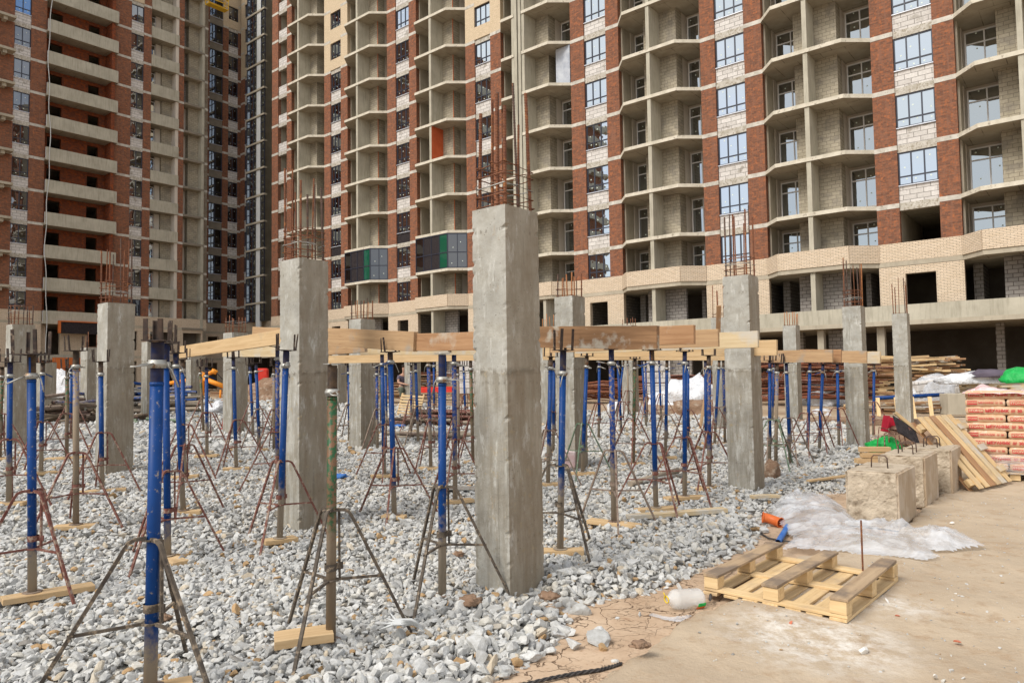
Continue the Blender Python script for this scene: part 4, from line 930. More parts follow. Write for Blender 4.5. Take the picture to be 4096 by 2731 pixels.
column(1353, 1623, 1400, .4, bars=0, seed=16, det=0, label='far column peeping out right of the second nearest column')
column(1650, 1637, 1420, .42, bars=0, seed=17, det=0, label='far column beside the crouching worker')
column(2533, 1650, 1300, .42, bars=.3, nb=6, ties=0, seed=18, det=0, label='far column behind the green prop in the right half')
column(2905, 1690, 1268, .40, Y=19.5, bars=1.0, nb=6, ties=2, seed=19, det=0, label='column peeping out left of the smooth grey column')
column(2192, 1740, 1330, .40, Y=20, bars=.55, nb=6, ties=0, seed=20, det=0, label='far column squeezed between the nearest column and the pale one', steel='rebar_bright')

# ------------------------------------------------------------------ props, tripods, pads
def prop(px, topy, bx, by, kind='paint_blue', Y=None, head='fork', ang=None, tri=None, tri_rot=0.0, pad=None, det=None, collar=.215, dia=.064, handle=0.0, nut=.03, pr=.17, trih=.85, padl=.42, plate=.2, trr=.55, padh=.05, padoff=(0, 0)):
    g0 = ground(bx, by) if Y is None else at_depth(bx, 1600, Y); g0.z = gz(g0.x, g0.y)
    ph = padh if pad is not None else 0.0
    if pad is not None and Y is None: g0 = ground(bx, by, padh); g0.z = gz(g0.x, g0.y)
    d = g0.y; det = (d < 9.5) if det is None else det
    tp = at_depth(px, topy, d); base = Vector((g0.x, g0.y, g0.z+ph)); ax = (tp-base); H = ax.length
    q4 = ax.to_track_quat('Z', 'Y'); a0 = random.uniform(0, 6.28) if ang is None else ang
    t = thing('steel_prop', None, 'prop', base, (0, 0, 0), 'steel props standing on the gravel'); t.rotation_mode = 'QUATERNION'; t.rotation_quaternion = q4
    t['_px'] = (px+bx)/2; t['_d'] = d; t['_k'] = {'paint_blue': 'blue', 'paint_blue_worn': 'scuffed blue', 'paint_dusty': 'mud-caked', 'paint_green': 'green'}[kind]
    r = dia/2; n = 20 if det else 10; zt = H-collar
    q = MB(); q.tube([(0, 0, .006), (0, 0, zt)], r, n); q.tube([(0, 0, zt-.02), (0, 0, zt-.002)], r+.002, n); q.build('outer_tube', kind, t)
    th = 'thread_rust' if kind in ('paint_green', 'paint_dusty') or random.random() < .3 else 'thread_blue'
    q = MB(); L = collar-.012
    if det:
        k = int(L/.0065)*2; q.tube([(0, 0, zt+L*i/k) for i in range(k+1)], [r*(1.03 if i % 2 else .93) for i in range(k+1)], n, sm=False)
        sx, sy = math.cos(a0), math.sin(a0); q.obox((sx*r*.99, sy*r*.99, zt+L*.55), (sy*.007, -sx*.007, 0), (0, 0, L*.36), (sx*.002, sy*.002, 0), 1)
    else: q.tube([(0, 0, zt), (0, 0, zt+L)], r*.98, n)
    q.build('screw_thread', [th, 'paint_blue' if 'blue' in kind else 'cable_black'], t)
    zc = zt+nut
    q = MB(); q.tube([(0, 0, zc-.024), (0, 0, zc+.022)], r+.011, n if det else 8); q.tube([(0, 0, zc-.012), (0, 0, zc+.01)], r+.019, 8 if det else 6)
    co = q.build('collar_nut', 'galv', t)
    h = handle or random.uniform(0, 6.28); hx, hy = math.cos(h), math.sin(h); hl = .11
    q = MB(); e1 = Vector((hx, hy, 0)); e2 = Vector((-hy, hx, 0)); dz = random.uniform(-.5, .35)
    A_ = e1*(r+.012); q.tube([A_+e2*.02+Vector((0, 0, zc)), A_+e1*.05+e2*.024+Vector((0, 0, zc+dz*.05)), A_+e1*hl+e2*.018+Vector((0, 0, zc+dz*hl)), A_+e1*(hl+.015)+Vector((0, 0, zc+dz*(hl+.01))), A_+e1*hl-e2*.018+Vector((0, 0, zc+dz*hl)), A_+e1*.05-e2*.024+Vector((0, 0, zc+dz*.05)), A_-e2*.02+Vector((0, 0, zc))], .0055, 6)
    q.build('handle', 'paint_blue' if random.random() < .5 and 'blue' in kind else 'galv', co)
    q = MB(); B_ = -e1*(r+.012); q.tube([B_+Vector((0, 0, zc)), B_*1.5+e2*.03+Vector((0, 0, zc-.03)), B_*2.0+e2*.06+Vector((0, 0, zc-.13))], .006, 6); q.build('pin', 'galv', co)
    s_ = plate/2; q = MB()
    if head == 'fork':
        q.box(-s_, s_, -s_*.8, s_*.8, H-.01, H-.004); q.box(-s_*.5, s_*.5, -.03, .03, H-.016, H-.0101)
        pl = q.build('head_plate', 'prong_metal', t); pl.rotation_euler.z = a0
        for i, (a, b_) in enumerate(((-1, -1), (1, -1), (-1, 1), (1, 1))):
            q = MB(); sl = random.uniform(.0, .10); w_ = .014
            q.obox((a*(s_-.012)+a*sl*pr/2, b_*s_*.66, H-.004+pr/2), (w_*.5, 0, 0), (0, .0025, 0), (sl*a*pr/2, 0, pr/2)); q.obox((a*(s_-.006)+a*sl*pr/2, b_*(s_*.66-.012), H-.004+pr/2), (.0025, 0, 0), (0, w_*.8, 0), (sl*a*pr/2, 0, pr/2))
            o = q.build('prong', 'prong_metal', t); o.rotation_euler.z = a0
    else:
        q.tube([(0, 0, H-.006), (0, 0, H)], s_*.85, 4); pl = q.build('head_plate', 'galv', t)
    q = MB(); ps = .062
    q.tube([(0, 0, 0), (0, 0, .006)], [ps*1.15, ps*1.15], 8, sm=False); q.build('base_plate', 'paint_blue_worn' if 'blue' in kind and random.random() < .5 else 'bar_greybrown', t)
    if pad is not None:
        dx, dy = padoff; o = board(padl, .15, padh-.004, 'timber_pad', 'pine', None, (g0.x+dx, g0.y+dy, g0.z+padh/2), (0, random.uniform(-.02, .02), pad), .002, 6, seed=int(bx))
        tag(o, None, 'timber pad', 'pine pads under the props'); o['_px'] = bx; o['_d'] = d
    if tri: tripod((g0.x, g0.y), tri, tri_rot, trih, trr, det, bx)
    return t
def tripod(xy, col, rot, h=.85, rr=.55, det=True, px=0):
    z0 = gz(*xy); t = thing('prop_tripod', None, 'tripod', (xy[0], xy[1], z0), (0, 0, rot), 'folding tripods clamped round the props'); t['_px'] = px; t['_d'] = xy[1]
    t['_k'] = {'bar_maroon': 'rust-red', 'bar_dark': 'blackened', 'bar_greybrown': 'muddy brown', 'bar_green': 'green'}[col]
    rb = .011; n = 4
    for k in range(3):
        a = 2*math.pi*k/3+random.uniform(-.12, .12); e = Vector((math.cos(a), math.sin(a), 0)); zt = h+(k-1)*.004; s_ = Vector((-e.y, e.x, 0))*.02*(k-1); R_ = rr*random.uniform(.92, 1.08)
        zf = gravel_h(np.array([xy[0]+math.cos(a+rot)*R_]), np.array([xy[1]+math.sin(a+rot)*R_]))[0]-z0-.01
        q = MB(); q.tube([e*.03+s_+Vector((0, 0, zt)), e*.085+s_+Vector((0, 0, zt-.004)), e*.115+s_+Vector((0, 0, zt-.018)), e*.135+s_+Vector((0, 0, zt-.05)), e*R_+Vector((0, 0, zf))], rb*1.25, n, sm=False, rot=.785)
        lg = q.build('leg', col, t)
        q = MB(); u = .52; pm = (e*.135+Vector((0, 0, zt-.05))).lerp(e*R_, u); q.tube([e*.045+Vector((0, 0, h*.46)), pm], rb, n, sm=False, rot=.785); q.build('brace', col, lg)
    q = MB(); q.tube([(0, 0, h-.014), (0, 0, h-.006)], .055, 8, sm=False); q.build('hub_plate', col, t)
    q = MB(); q.tube([(.055, .02, h-.01), (.058, .022, h*.46)], rb, 4, sm=False, rot=.785); q.build('upright', col, t)
    q = MB(); q.tube([(0, 0, h*.53), (0, 0, h*.53+.045)], .041, 14, cap=False); q.tube([(0, 0, h*.53+.045), (0, 0, h*.53)], .038, 14, cap=False); q.obox((.055, .02, h*.53+.022), (.024, .006, 0), (-.002, .006, 0), (0, 0, .022)); q.build('clamp', col, t)
    q = MB(); q.tube([(0, 0, h*.455), (0, 0, h*.465)], .055, 6, sm=False); q.build('hub_plate', col, t)
    return t
MR, DK, GB, GN_ = 'bar_maroon', 'bar_dark', 'bar_greybrown', 'bar_green'
BLU, WRN, DST, GRN = 'paint_blue', 'paint_blue_worn', 'paint_dusty', 'paint_green'
prop(631, 1358, 601, 2745, BLU, ang=.1, tri=DK, tri_rot=-.5, pad=.5, pr=.115, plate=.15, collar=.235, nut=.10, dia=.070, handle=2.8, trr=.62, det=True)
prop(126, 1414, 129, 2367, BLU, ang=.2, tri=MR, tri_rot=-.35, pad=.72, padl=.62, pr=.19, plate=.27, collar=.21, handle=5.2, padoff=(.10, .05))
_b = ground(1215, 2545, .05); tag(board(.36, .2, .055, 'timber_pad', 'pine', None, _b, (0, 0, .35), .001, 4, seed=4), 'pine block loose beside the green front prop foot', 'timber pad', 'pine pads under the props')
prop(1330, 1454, 1323, 2561, GRN, head='plate', tri=DK, tri_rot=.28, collar=.22, handle=3.5, ang=-1.0, plate=.15, trr=.56)
prop(1769, 1412, 1769, 2379, BLU, head='plate', tri=DK, tri_rot=.15, collar=.24, handle=4.7, ang=-1.9, plate=.15, trr=.56)
prop(41, 1446, 35, 2006, BLU, tri=MR, pad=.1)
prop(8, 1466, 4, 1833, GRN, tri=MR, pad=.1, Y=13.0)
prop(171, 1449, 164, 1885, BLU, tri=MR, tri_rot=.4, pad=.7)
prop(304, 1400, 304, 2096, DST, tri=MR, tri_rot=.1, pad=.3, plate=.2, handle=3.2)
prop(269, 1471, 267, 1826, GRN, tri=MR, pad=.15, padl=.7)
prop(285, 1459, 285, 1760, BLU, tri=MR)
prop(403, 1444, 408, 1957, BLU, tri=MR, tri_rot=.25, pad=.45, padl=.6, handle=3.6)
prop(662, 1370, 671, 2220, BLU, tri=MR, tri_rot=.5, pad=-.75, padl=.6, collar=.24, handle=.5)
prop(702, 1410, 733, 2040, BLU, tri=MR, tri_rot=.9, pad=.2, collar=.2, pr=.15)
prop(730, 1436, 737, 1900, BLU, tri=MR, pad=.2)
prop(826, 1466, 828, 1817, BLU, tri=MR, pad=.05)
prop(800, 1464, 814, 1721, GRN, tri=MR, pad=.3)
prop(933, 1429, 945, 1868, BLU, tri=MR, tri_rot=.35, pad=.35)
prop(999, 1457, 1013, 1744, BLU, tri=MR, pad=.1)
prop(1024, 1450, 1038, 1793, BLU, tri=GB, pad=.4)
prop(1096, 1461, 1096, 1807, DST, tri=MR)
prop(1110, 1384, 1110, 1959, WRN, tri=MR, tri_rot=1.3)
prop(1145, 1398, 1119, 2150, BLU, tri=MR, tri_rot=.55, pad=.65, padl=.34, collar=.2, handle=3.6)
prop(1528, 1412, 1537, 1896, BLU, tri=MR, tri_rot=.75, pad=.35)
prop(1561, 1405, 1577, 2058, BLU, tri=MR, tri_rot=.45, pad=-.1, padl=.28, collar=.16)
prop(1542, 1470, 1547, 1700, BLU)
prop(1507, 1461, 1510, 1800, WRN, tri=GB)
prop(1521, 1480, 1523, 1690, GRN)
prop(1395, 1459, 1397, 1761, BLU, tri=GB, pad=.2)
prop(1662, 1450, 1673, 1768, BLU, tri=GB, pad=.1)
prop(1645, 1459, 1645, 1722, WRN, tri=MR, pad=.5)
prop(1713, 1419, 1723, 1866, WRN, tri=MR, pad=-.25)
prop(1735, 1440, 1737, 1680, BLU, tri=MR)
prop(1816, 1403, 1821, 1997, WRN, tri=MR, tri_rot=.2, pad=.5, padl=.5, collar=.2)
prop(1830, 1464, 1836, 1790, DST, tri=MR)
prop(1854, 1461, 1863, 1695, BLU, tri=MR)
prop(1882, 1436, 1892, 1840, GRN, tri=MR, pad=.3)
prop(2203, 1424, 2192, 1931, BLU, tri=GB, pad=.3)
prop(2216, 1440, 2213, 1805, BLU, tri=MR, pad=.2)
prop(2253, 1398, 2241, 2194, BLU, tri=DK, tri_rot=.95, pad=-.05, padl=.45, pr=.2, collar=.26, handle=.3, ang=.3)
prop(2348, 1422, 2330, 1887, BLU, tri=GN_, tri_rot=.2, pad=.12)
prop(2397, 1436, 2395, 1749, BLU, tri=MR, pad=.1)
prop(2445, 1394, 2456, 2084, WRN, tri=GB, tri_rot=.35, pad=-.55, padl=.62, collar=.2)
prop(2470, 1436, 2486, 1735, BLU, tri=MR, pad=.3)
prop(2495, 1440, 2465, 1680, BLU)
prop(2510, 1436, 2514, 1665, DST, tri=MR)
prop(2540, 1433, 2533, 1850, GRN, tri=MR, tri_rot=.3, pad=.35)
prop(2568, 1436, 2585, 1712, BLU, tri=MR)
prop(2582, 1440, 2588, 1690, WRN)
prop(2607, 1398, 2624, 2028, BLU, tri=MR, tri_rot=.75, pad=.35, padl=.55, collar=.2)
prop(2636, 1436, 2645, 1683, BLU, tri=MR, pad=.2)
prop(2668, 1436, 2662, 1824, BLU, tri=GB, pad=-.1)
prop(2739, 1403, 2739, 1983, BLU, tri=MR, tri_rot=.9, pad=.35, padl=.6, collar=.2)
prop(2752, 1436, 2751, 1790, BLU, tri=MR, pad=.2)
prop(2835, 1419, 2837, 1943, WRN, tri=MR, tri_rot=.05, pad=.75, padl=.5)
prop(2821, 1440, 2824, 1797, BLU)
prop(2858, 1440, 2858, 1697, WRN, tri=MR)
prop(2877, 1440, 2858, 1772, BLU, tri=MR, pad=.1)
prop(2893, 1440, 2900, 1768, WRN, tri=GB, pad=.1)
prop(3080, 1440, 3078, 1861, BLU, tri=GB)
prop(3095, 1450, 3090, 1692, BLU)
prop(3108, 1450, 3103, 1868, DST, tri=GN_, tri_rot=.6)
prop(3145, 1450, 3161, 1852, BLU, tri=GB, tri_rot=.3)
prop(3240, 1450, 3230, 1819, BLU, tri=MR, tri_rot=.25)
prop(3292, 1454, 3277, 1807, BLU, tri=MR, tri_rot=.5)
prop(3349, 1454, 3356, 1784, BLU, tri=MR, tri_rot=.2)
prop(3496, 1454, 3494, 1740, BLU, tri=MR)
# labels: colour, distance, bay between columns, order from the left
def zone(x): 
    return 0 if x < 440 else 1 if x < 1215 else 2 if x < 2080 else 3 if x < 2660 else 4 if x < 3040 else 5
ZN = ['left of the tall left column', 'between the tall left and second nearest column', 'between the two nearest columns', 'just right of the nearest column', 'left of the smooth grey column', 'right of the smooth grey column']
def band_(d): return 'near' if d < 8 else ('mid-distance' if d < 12.5 else 'distant')
ORD = ['', 'first ', 'second ', 'third ', 'fourth ', 'fifth ', 'sixth ', 'seventh ', 'eighth ', 'ninth ', 'tenth ', 'eleventh ']
for kind_, word in (('prop', 'prop'), ('tripod', 'tripod'), ('timber pad', 'pine pad')):
    L = [o for o in scene.objects if o.get('category') == kind_ and '_px' in o]; groups_ = {}
    for o in L: groups_.setdefault((zone(o['_px']), band_(o['_d']), o.get('_k', 'timber')), []).append(o)
    for (z_, b_, c_), os_ in groups_.items():
        os_.sort(key=lambda o: o['_px'])
        for i, o in enumerate(os_):
            od = '' if len(os_) == 1 else ORD[i+1]+'from left, '
            o['label'] = f"{c_ if c_ != 'timber' else ''} {b_} {word}, {od}{ZN[z_]}".strip().replace('  ', ' ')
            for k in ('_px', '_d', '_k'):
                if k in o: del o[k]
L = sorted([o for o in scene.objects if o.get('category') == 'stone'], key=lambda o: o['_x']); cnt = {}
for o in L:
    reg = 'left of the plastic bottle' if o['_x'] < 2500 else ('near the bottle' if o['_x'] < 2900 else 'beside the plastic sheet'); k = (o['_t'], reg); cnt.setdefault(k, []).append(o)
for (t_, reg), os_ in cnt.items():
    for i, o in enumerate(os_):
        o['label'] = f"{t_} loose stone on clay {reg}" + ('' if len(os_) == 1 else f", {ORD[i+1]}from left")
for o in L: del o['_x']; del o['_t']
# ------------------------------------------------------------------ formwork boards lying in the prop heads
def beam(xa, ya, Za, xb, yb, Zb, h, mat, label, th=.05, seed=0):
    a, b = at_depth(xa, ya, Za), at_depth(xb, yb, Zb); d = b-a; L = d.length; n_ = Vector((d.y, -d.x, 0)).normalized()
    if n_.y < 0: n_ = -n_
    c = (a+b)/2+Vector((0, 0, h/2))+n_*th/2
    o = board(L, th, h, 'timber_beam', mat, None, c, (0, 0, 0), .004, 16, seed or int(xa)); o.rotation_euler = d.to_track_quat('X', 'Z').to_euler()
    return tag(o, label, 'timber beam', 'formwork boards resting on the props', 'thing')
def ray_line(px, p, d):                      # depth where the vertical plane through photo column px meets the line p + t d
    k = (px-2048)/FPX; t = (k*p[1]-p[0])/(d[0]-k*d[1]); return p[1]+t*d[1]
L1 = ((1.29, 6.33), (.769, -.639))
def zl(px, L): return ray_line(px, *L)
beam(2085, 1394, zl(2085, L1), 2628, 1394, zl(2628, L1), .215, 'timber_dark', 'dark cement-splashed board right of the nearest column, largest of all', .055)
beam(1657, 1402, zl(1657, L1)+.02, 2080, 1399, zl(2080, L1)+.06, .205, 'timber_brown', 'brown board meeting the nearest column from the left', .05)
beam(1290, 1383, zl(1290, L1)+.03, 1656, 1403, zl(1656, L1)-.03, .235, 'timber', 'orange-brown thick board between the two nearest columns, chipped end', .07)
beam(1007, 1360, zl(1007, L1), 1260, 1373, zl(1260, L1)+.1, .205, 'timber', 'board end left of the second nearest column, top of the pile', .07)
beam(712, 1432, 12.0, 1150, 1372, 9.55, .20, 'pine', 'sloping pine timber with grey stripes left of the second nearest column', .07)
beam(890, 1428, 13.6, 1130, 1423, 12.0, .21, 'timber_pale', 'whitish board under the sloping timber', .05)
beam(1290, 1424, 10.9, 1460, 1405, 10.0, .20, 'timber', 'tilted board under the thick one between the nearest columns', .05)
beam(1440, 1419, 10.6, 1960, 1417, 9.0, .10, 'timber_pale', 'white-washed thin board under the brown one', .05)
beam(1310, 1452, 13.0, 2010, 1439, 10.4, .14, 'pine', 'yellow board low between the two nearest columns', .06)
beam(1600, 1436, 14.6, 2030, 1432, 13.2, .16, 'pine', 'yellow board furthest back between the two nearest columns', .06)
L2 = ((1.95, 7.35), (.769, -.639)); beam(2200, 1392, zl(2200, L2)+.0, 2776, 1377, 7.35, .2, 'timber_brown', 'greyish board end second from the front, right half', .05)
L3 = ((2.44, 8.4), (.769, -.639)); beam(2200, 1410, zl(2200, L3), 2873, 1387, 8.4, .21, 'timber', 'splintered pale board end third from the front', .05)
L4 = ((3.12, 9.0), (.769, -.639)); beam(2300, 1414, zl(2300, L4), 3031, 1389, 9.0, .212, 'timber_pale', 'knotty board end fourth from the front, before the smooth column', .05)
L5 = ((3.81, 10.2), (.769, -.639)); beam(2170, 1432, zl(2170, L5), 3107, 1419, 10.2, .225, 'pine', 'long yellow board with a cement smear, fifth from the front', .06)
L6 = ((4.6, 11.8), (.769, -.639)); beam(2170, 1441, zl(2170, L6), 2940, 1439, 12.2, .16, 'pine', 'low yellow board behind the long one', .06)
beam(2170, 1436, 16.5, 2600, 1434, 15.2, .16, 'timber', 'short far board seen under the long yellow one', .05)
beam(2900, 1447, 14.2, 3331, 1451, 12.6, .225, 'timber', 'board right of the smooth column, second row from the right end', .05)
beam(3200, 1448, 13.2, 3365, 1450, 12.7, .235, 'timber_brown', 'short board end with saw marks right of the smooth column', .05)
beam(3250, 1449, 14.6, 3468, 1451, 13.9, .235, 'timber', 'board end with saw cuts near the right end of the rows', .05)
beam(3380, 1451, 14.5, 3520, 1452, 14.1, .235, 'timber_pale', 'last short board at the right end of the rows', .05)
beam(3395, 1452, 14.7, 3524, 1453, 14.25, .235, 'pine', 'thin board doubling the last one at the right end', .03)
# upright prop of timber under the boards
a, b = ground(2800, 1720), at_depth(2845, 1440, ground(2800, 1720).y); d = b-a
o = board(d.length, .05, .14, 'timber_strut', 'timber', None, (a+b)/2, (0, 0, 0)); o.rotation_euler = d.to_track_quat('X', 'Y').to_euler(); tag(o, 'slanting board strut behind the props left of the smooth grey column', 'timber strut')
a, b = ground(2863, 1700), at_depth(2876, 1222, 19)
o = board((b-a).length, .05, .12, 'timber_strut', 'timber_brown', None, (a+b)/2, (0, 0, 0)); o.rotation_euler = (b-a).to_track_quat('X', 'Y').to_euler(); tag(o, 'tall board leaning on the column behind the smooth grey one', 'timber strut')

# ------------------------------------------------------------------ pallet in the foreground, upside down
def pallet(parent, LX=1.1, LY=1.3, dirty=True, nb=7, wood='pallet_wood'):
    """upside-down: deck boards at the bottom along y, cross boards, nine blocks, three runners on top"""
    bh = .022; z = bh/2; bw = .118
    for i in range(nb):
        x = -LX/2+bw/2+(LX-bw)*i/(nb-1); board(LY, bw, bh, 'deck_board', wood, parent, (x, random.uniform(-.01, .01), z), (0, 0, math.pi/2+random.uniform(-.008, .008)), .003, 8, seed=i+3)
    for j in (-1, 0, 1): board(LX, .11, bh, 'cross_board', wood, parent, (0, j*(LY/2-.06), z+bh+.002), (0, 0, 0), .003, 8, seed=j+20)
    for i in (-1, 0, 1):
        for j in (-1, 0, 1):
            q = MB(); q.box(-.058, .058, -.062, .062, -.047, .047); q.build('block', wood, parent, (i*(LX/2-.06), j*(LY/2-.065), z+bh*1.5+.05), (0, 0, random.uniform(-.04, .04)), .003)
        board(LY+.01, .125, bh, 'runner', 'pallet_dirty' if dirty else wood, parent, (i*(LX/2-.062), 0, z+bh*2+.1), (0, 0, math.pi/2+random.uniform(-.01, .01)), .004, 10, seed=i+40)
ZR = DZ+.045
pn, pw_l, pr_ = ground(3389, 2493, ZR), ground(2815, 2372, ZR), ground(3595, 2323, ZR)
cc = (pw_l+pr_)/2; ux = (pn-pw_l); ang = math.atan2(ux.y, ux.x); LX = ux.length; LY = (pr_-pn).length
t = thing('pallet', 'upside-down wooden pallet with dark runners lying on the sand in front', 'pallet', (cc.x, cc.y, ZR+.004), (0, .0, ang)); pallet(t, LX, LY)
a = ground(3452, 2296, ZR+.02); b = at_depth(3444, 2080, a.y-.05)
q = MB(); n = int((b-a).length/.01); q.tube([a.lerp(b, i/n) for i in range(n+1)], [.0085 if i % 2 else .0068 for i in range(n+1)], 7, sm=False); tag(q.build('steel_bar', 'rebar_rust'), 'short ribbed steel bar standing upright in the front pallet', 'steel bar')
# ------------------------------------------------------------------ three cast concrete blocks with lifting loops
def cblock(corner, w_, l_, h, label, seed):
    t = thing('concrete_block', label, 'concrete block', (corner.x, corner.y, ZR-.03), (0, 0, -YAW), 'cast concrete blocks with lifting loops')
    nx, ny, nz_ = 22, 34, 24; idx = {}; vs = []; fs = []
    def vid(i, j, k):
        if (i, j, k) not in idx:
            x, y, z = -w_+w_*i/nx, l_*j/ny, h*k/nz_; p = Vector((x*5+seed, y*5, z*5)); am = .002
            dn = noise.noise(p*.9)*.6+noise.noise(p*2.2)*.3+noise.noise(p*6)*.2
            if j == 0: y += (.015+.04*dn)*(1 if k > 0 else .3)
            if k == nz_: z += .012*dn-.006; 
            edge = sum((i in (0, nx), j in (0, ny), k in (0, nz_)))
            if edge >= 2:
                e_ = .012+.02*abs(dn); x += e_*(1 if i == 0 else -1 if i == nx else 0); y += e_*(1 if j == 0 else 0); z -= e_*(k == nz_)
            x += noise.noise(p*3)*am; idx[(i, j, k)] = len(vs); vs.append((x, y, z))
        return idx[(i, j, k)]
    for i in range(nx):
        for k in range(nz_): fs.append((vid(i, 0, k), vid(i+1, 0, k), vid(i+1, 0, k+1), vid(i, 0, k+1))); fs.append((vid(i+1, ny, k), vid(i, ny, k), vid(i, ny, k+1), vid(i+1, ny, k+1)))
    for j in range(ny):
        for k in range(nz_): fs.append((vid(nx, j, k), vid(nx, j+1, k), vid(nx, j+1, k+1), vid(nx, j, k+1))); fs.append((vid(0, j+1, k), vid(0, j, k), vid(0, j, k+1), vid(0, j+1, k+1)))
    for i in range(nx):
        for j in range(ny): fs.append((vid(i, j, nz_), vid(i+1, j, nz_), vid(i+1, j+1, nz_), vid(i, j+1, nz_)))
    q = MB(); q.add(vs, fs); q.mi = [1 if min(vs[i][0] for i in f) > -.04 else 0 for f in fs]; q.build('body', ['block_rough', 'block_side'], t)
    for yy in ((.45,) if seed == 1 else (.35, .6)):
        q = MB(); x = -w_*.5; q.tube([(x-.09, l_*yy, h-.03), (x-.085, l_*yy, h+.11), (x-.06, l_*yy, h+.14), (x+.06, l_*yy, h+.14), (x+.085, l_*yy, h+.11), (x+.09, l_*yy, h-.03)], .008, 8)
        q.build('lifting_loop', 'rebar_dark', t)
c1 = ground(3599, 2113, ZR); cblock(c1, .56, .98, .645, 'nearest of the three concrete blocks, rough broken end face', 1)
c2 = ground(3706, 2025, ZR); cblock(c2, .56, .95, .67, 'middle concrete block with two lifting loops, behind the nearest', 2)
c3 = c2+nR*1.28+dR*.12; cblock(c3, .62, .9, .66, 'furthest of the three concrete blocks, half hidden by the leaning pallet', 3)
# ------------------------------------------------------------------ wrapped pallet of building mix bags
t0 = ground(3876, 1912, ZR); bs = thing('bag_stack_pallet', 'pallet board under the film-wrapped bags of building mix', 'pallet', (t0.x+.75, t0.y-.0, ZR), (0, 0, -.60))
for i in range(5): board(1.2, .12, .02, 'deck_board', 'pallet_wood', bs, (0, -.36+i*.18, .12), (0, 0, 0))
for i in (-1, 0, 1):
    for j in (-1, 1): MB().box(-.07, .07, -.05, .05, 0, .1).build('block', 'pallet_wood', bs, (i*.52, j*.34, 0))
def bag(parent_loc, rz, L, W, H, seed, label, txt=True, red=True):
    t = thing('mix_bag', label, 'bag', parent_loc, (0, 0, rz), 'film-wrapped bags of building mix'); rnd = random.Random(seed)
    nx, ny, nz_ = 14, 8, 5; vs = []; fs = []; idx = {}
    def vid(i, j, k):
        if (i, j, k) not in idx:
            u, v_, w_ = 2*i/nx-1, 2*j/ny-1, 2*k/nz_-1; rr = (1-abs(u)**5*.16)*(1-abs(v_)**4*.0)
            x = u*L/2*(1-.03*abs(w_)**3); y = v_*W/2*(1-.10*abs(w_)**3); z = w_*H/2*(1-.18*abs(u)**8)*(1-.05*abs(v_)**4)
            p = Vector((u*2+seed, v_*2, w_)); x += .012*noise.noise(p*2); y += .012*noise.noise(p*2+Vector((9, 0, 0)))+.006*noise.noise(p*6); z += .008*noise.noise(p*2+Vector((0, 9, 0)))
            idx[(i, j, k)] = len(vs); vs.append((x, y, z+H/2))
        return idx[(i, j, k)]
    for i in range(nx):
        for k in range(nz_): fs.append((vid(i, 0, k), vid(i+1, 0, k), vid(i+1, 0, k+1), vid(i, 0, k+1))); fs.append((vid(i+1, ny, k), vid(i, ny, k), vid(i, ny, k+1), vid(i+1, ny, k+1)))
        for j in range(ny): fs.append((vid(i, j, nz_), vid(i+1, j, nz_), vid(i+1, j+1, nz_), vid(i, j+1, nz_))); fs.append((vid(i, j+1, 0), vid(i+1, j+1, 0), vid(i+1, j, 0), vid(i, j, 0)))
    for j in range(ny):
        for k in range(nz_): fs.append((vid(nx, j, k), vid(nx, j+1, k), vid(nx, j+1, k+1), vid(nx, j, k+1))); fs.append((vid(0, j+1, k), vid(0, j, k), vid(0, j, k+1), vid(0, j+1, k+1)))
    b = MB(); b.add(vs, fs, 0, True); b.build('sack', 'bag_paper', t)
    if not txt: return t
    yf = -W/2-.010; zc = H*.5; s_ = L/.8
    q = MB(); q.box(-.36*s_, -.16*s_, yf-.002, yf, zc-.030, zc+.030); lab = q.build('printed_mark', 'print_red', t)
    def text(s, x, size, mat, dy=.004):
        cu = bpy.data.curves.new('lettering', 'FONT'); cu.body = s; cu.size = size; cu.align_y = 'CENTER'; cu.extrude = .0008; cu.offset = .0025 if size > .05 else .001
        o = bpy.data.objects.new('lettering', cu); C.objects.link(o); dg = bpy.context.evaluated_depsgraph_get(); me = bpy.data.meshes.new_from_object(o.evaluated_get(dg)); bpy.data.objects.remove(o)
        me.materials.clear(); me.materials.append(M[mat]); o = bpy.data.objects.new('lettering', me); C.objects.link(o); o.parent = t; o.location = (x, yf-dy, zc); o.rotation_euler = (math.pi/2, 0, 0); return o
    text('STOIVER', -.352*s_, .050*s_, 'bag_paper'); text('МЕХАНИК', -.135*s_, .062*s_, 'print_red'); text('///', .205*s_, .062*s_, 'print_red'); text('30', .285*s_, .062*s_, 'print_red')
    return t
cz, sz = math.cos(-.60), math.sin(-.60); ox, oy = t0.x, t0.y
ROWN = ['bottom', 'second', 'third', 'fourth', 'fifth', 'sixth', 'seventh', 'eighth', 'ninth', 'top']
for k in range(10):
    z = ZR+.135+k*.128; xs_b = ((0, .80, 0), (.83, .55, 1)) if k % 2 else ((0, .53, 0), (.56, .80, 1))
    for x0, L_, ii in xs_b:
        lx, ly = x0+L_/2, .22; p = (ox+lx*cz-ly*sz, oy+lx*sz+ly*cz, z); side = 'left' if ii == 0 else 'right'
        bag(p, -.60+random.uniform(-.015, .015), L_+.01, .42, .140, k*7+ii, f'{ROWN[k]} row {side} brown bag of mix with red print in the wrapped stack')
p = (ox+.69*cz-.68*sz, oy+.69*sz+.68*cz, ZR+.135)
for k in range(10): bag((p[0], p[1], p[2]+k*.128), -.60, 1.36, .44, .13, 90+k, f'{ROWN[k]} row rear brown bag hidden behind the printed ones', txt=False)
q = MB(); vs = []; nx = 40; prof = [(-.02, -.03), (1.40, -.03), (1.40, .95), (-.02, .95)]
rim = []
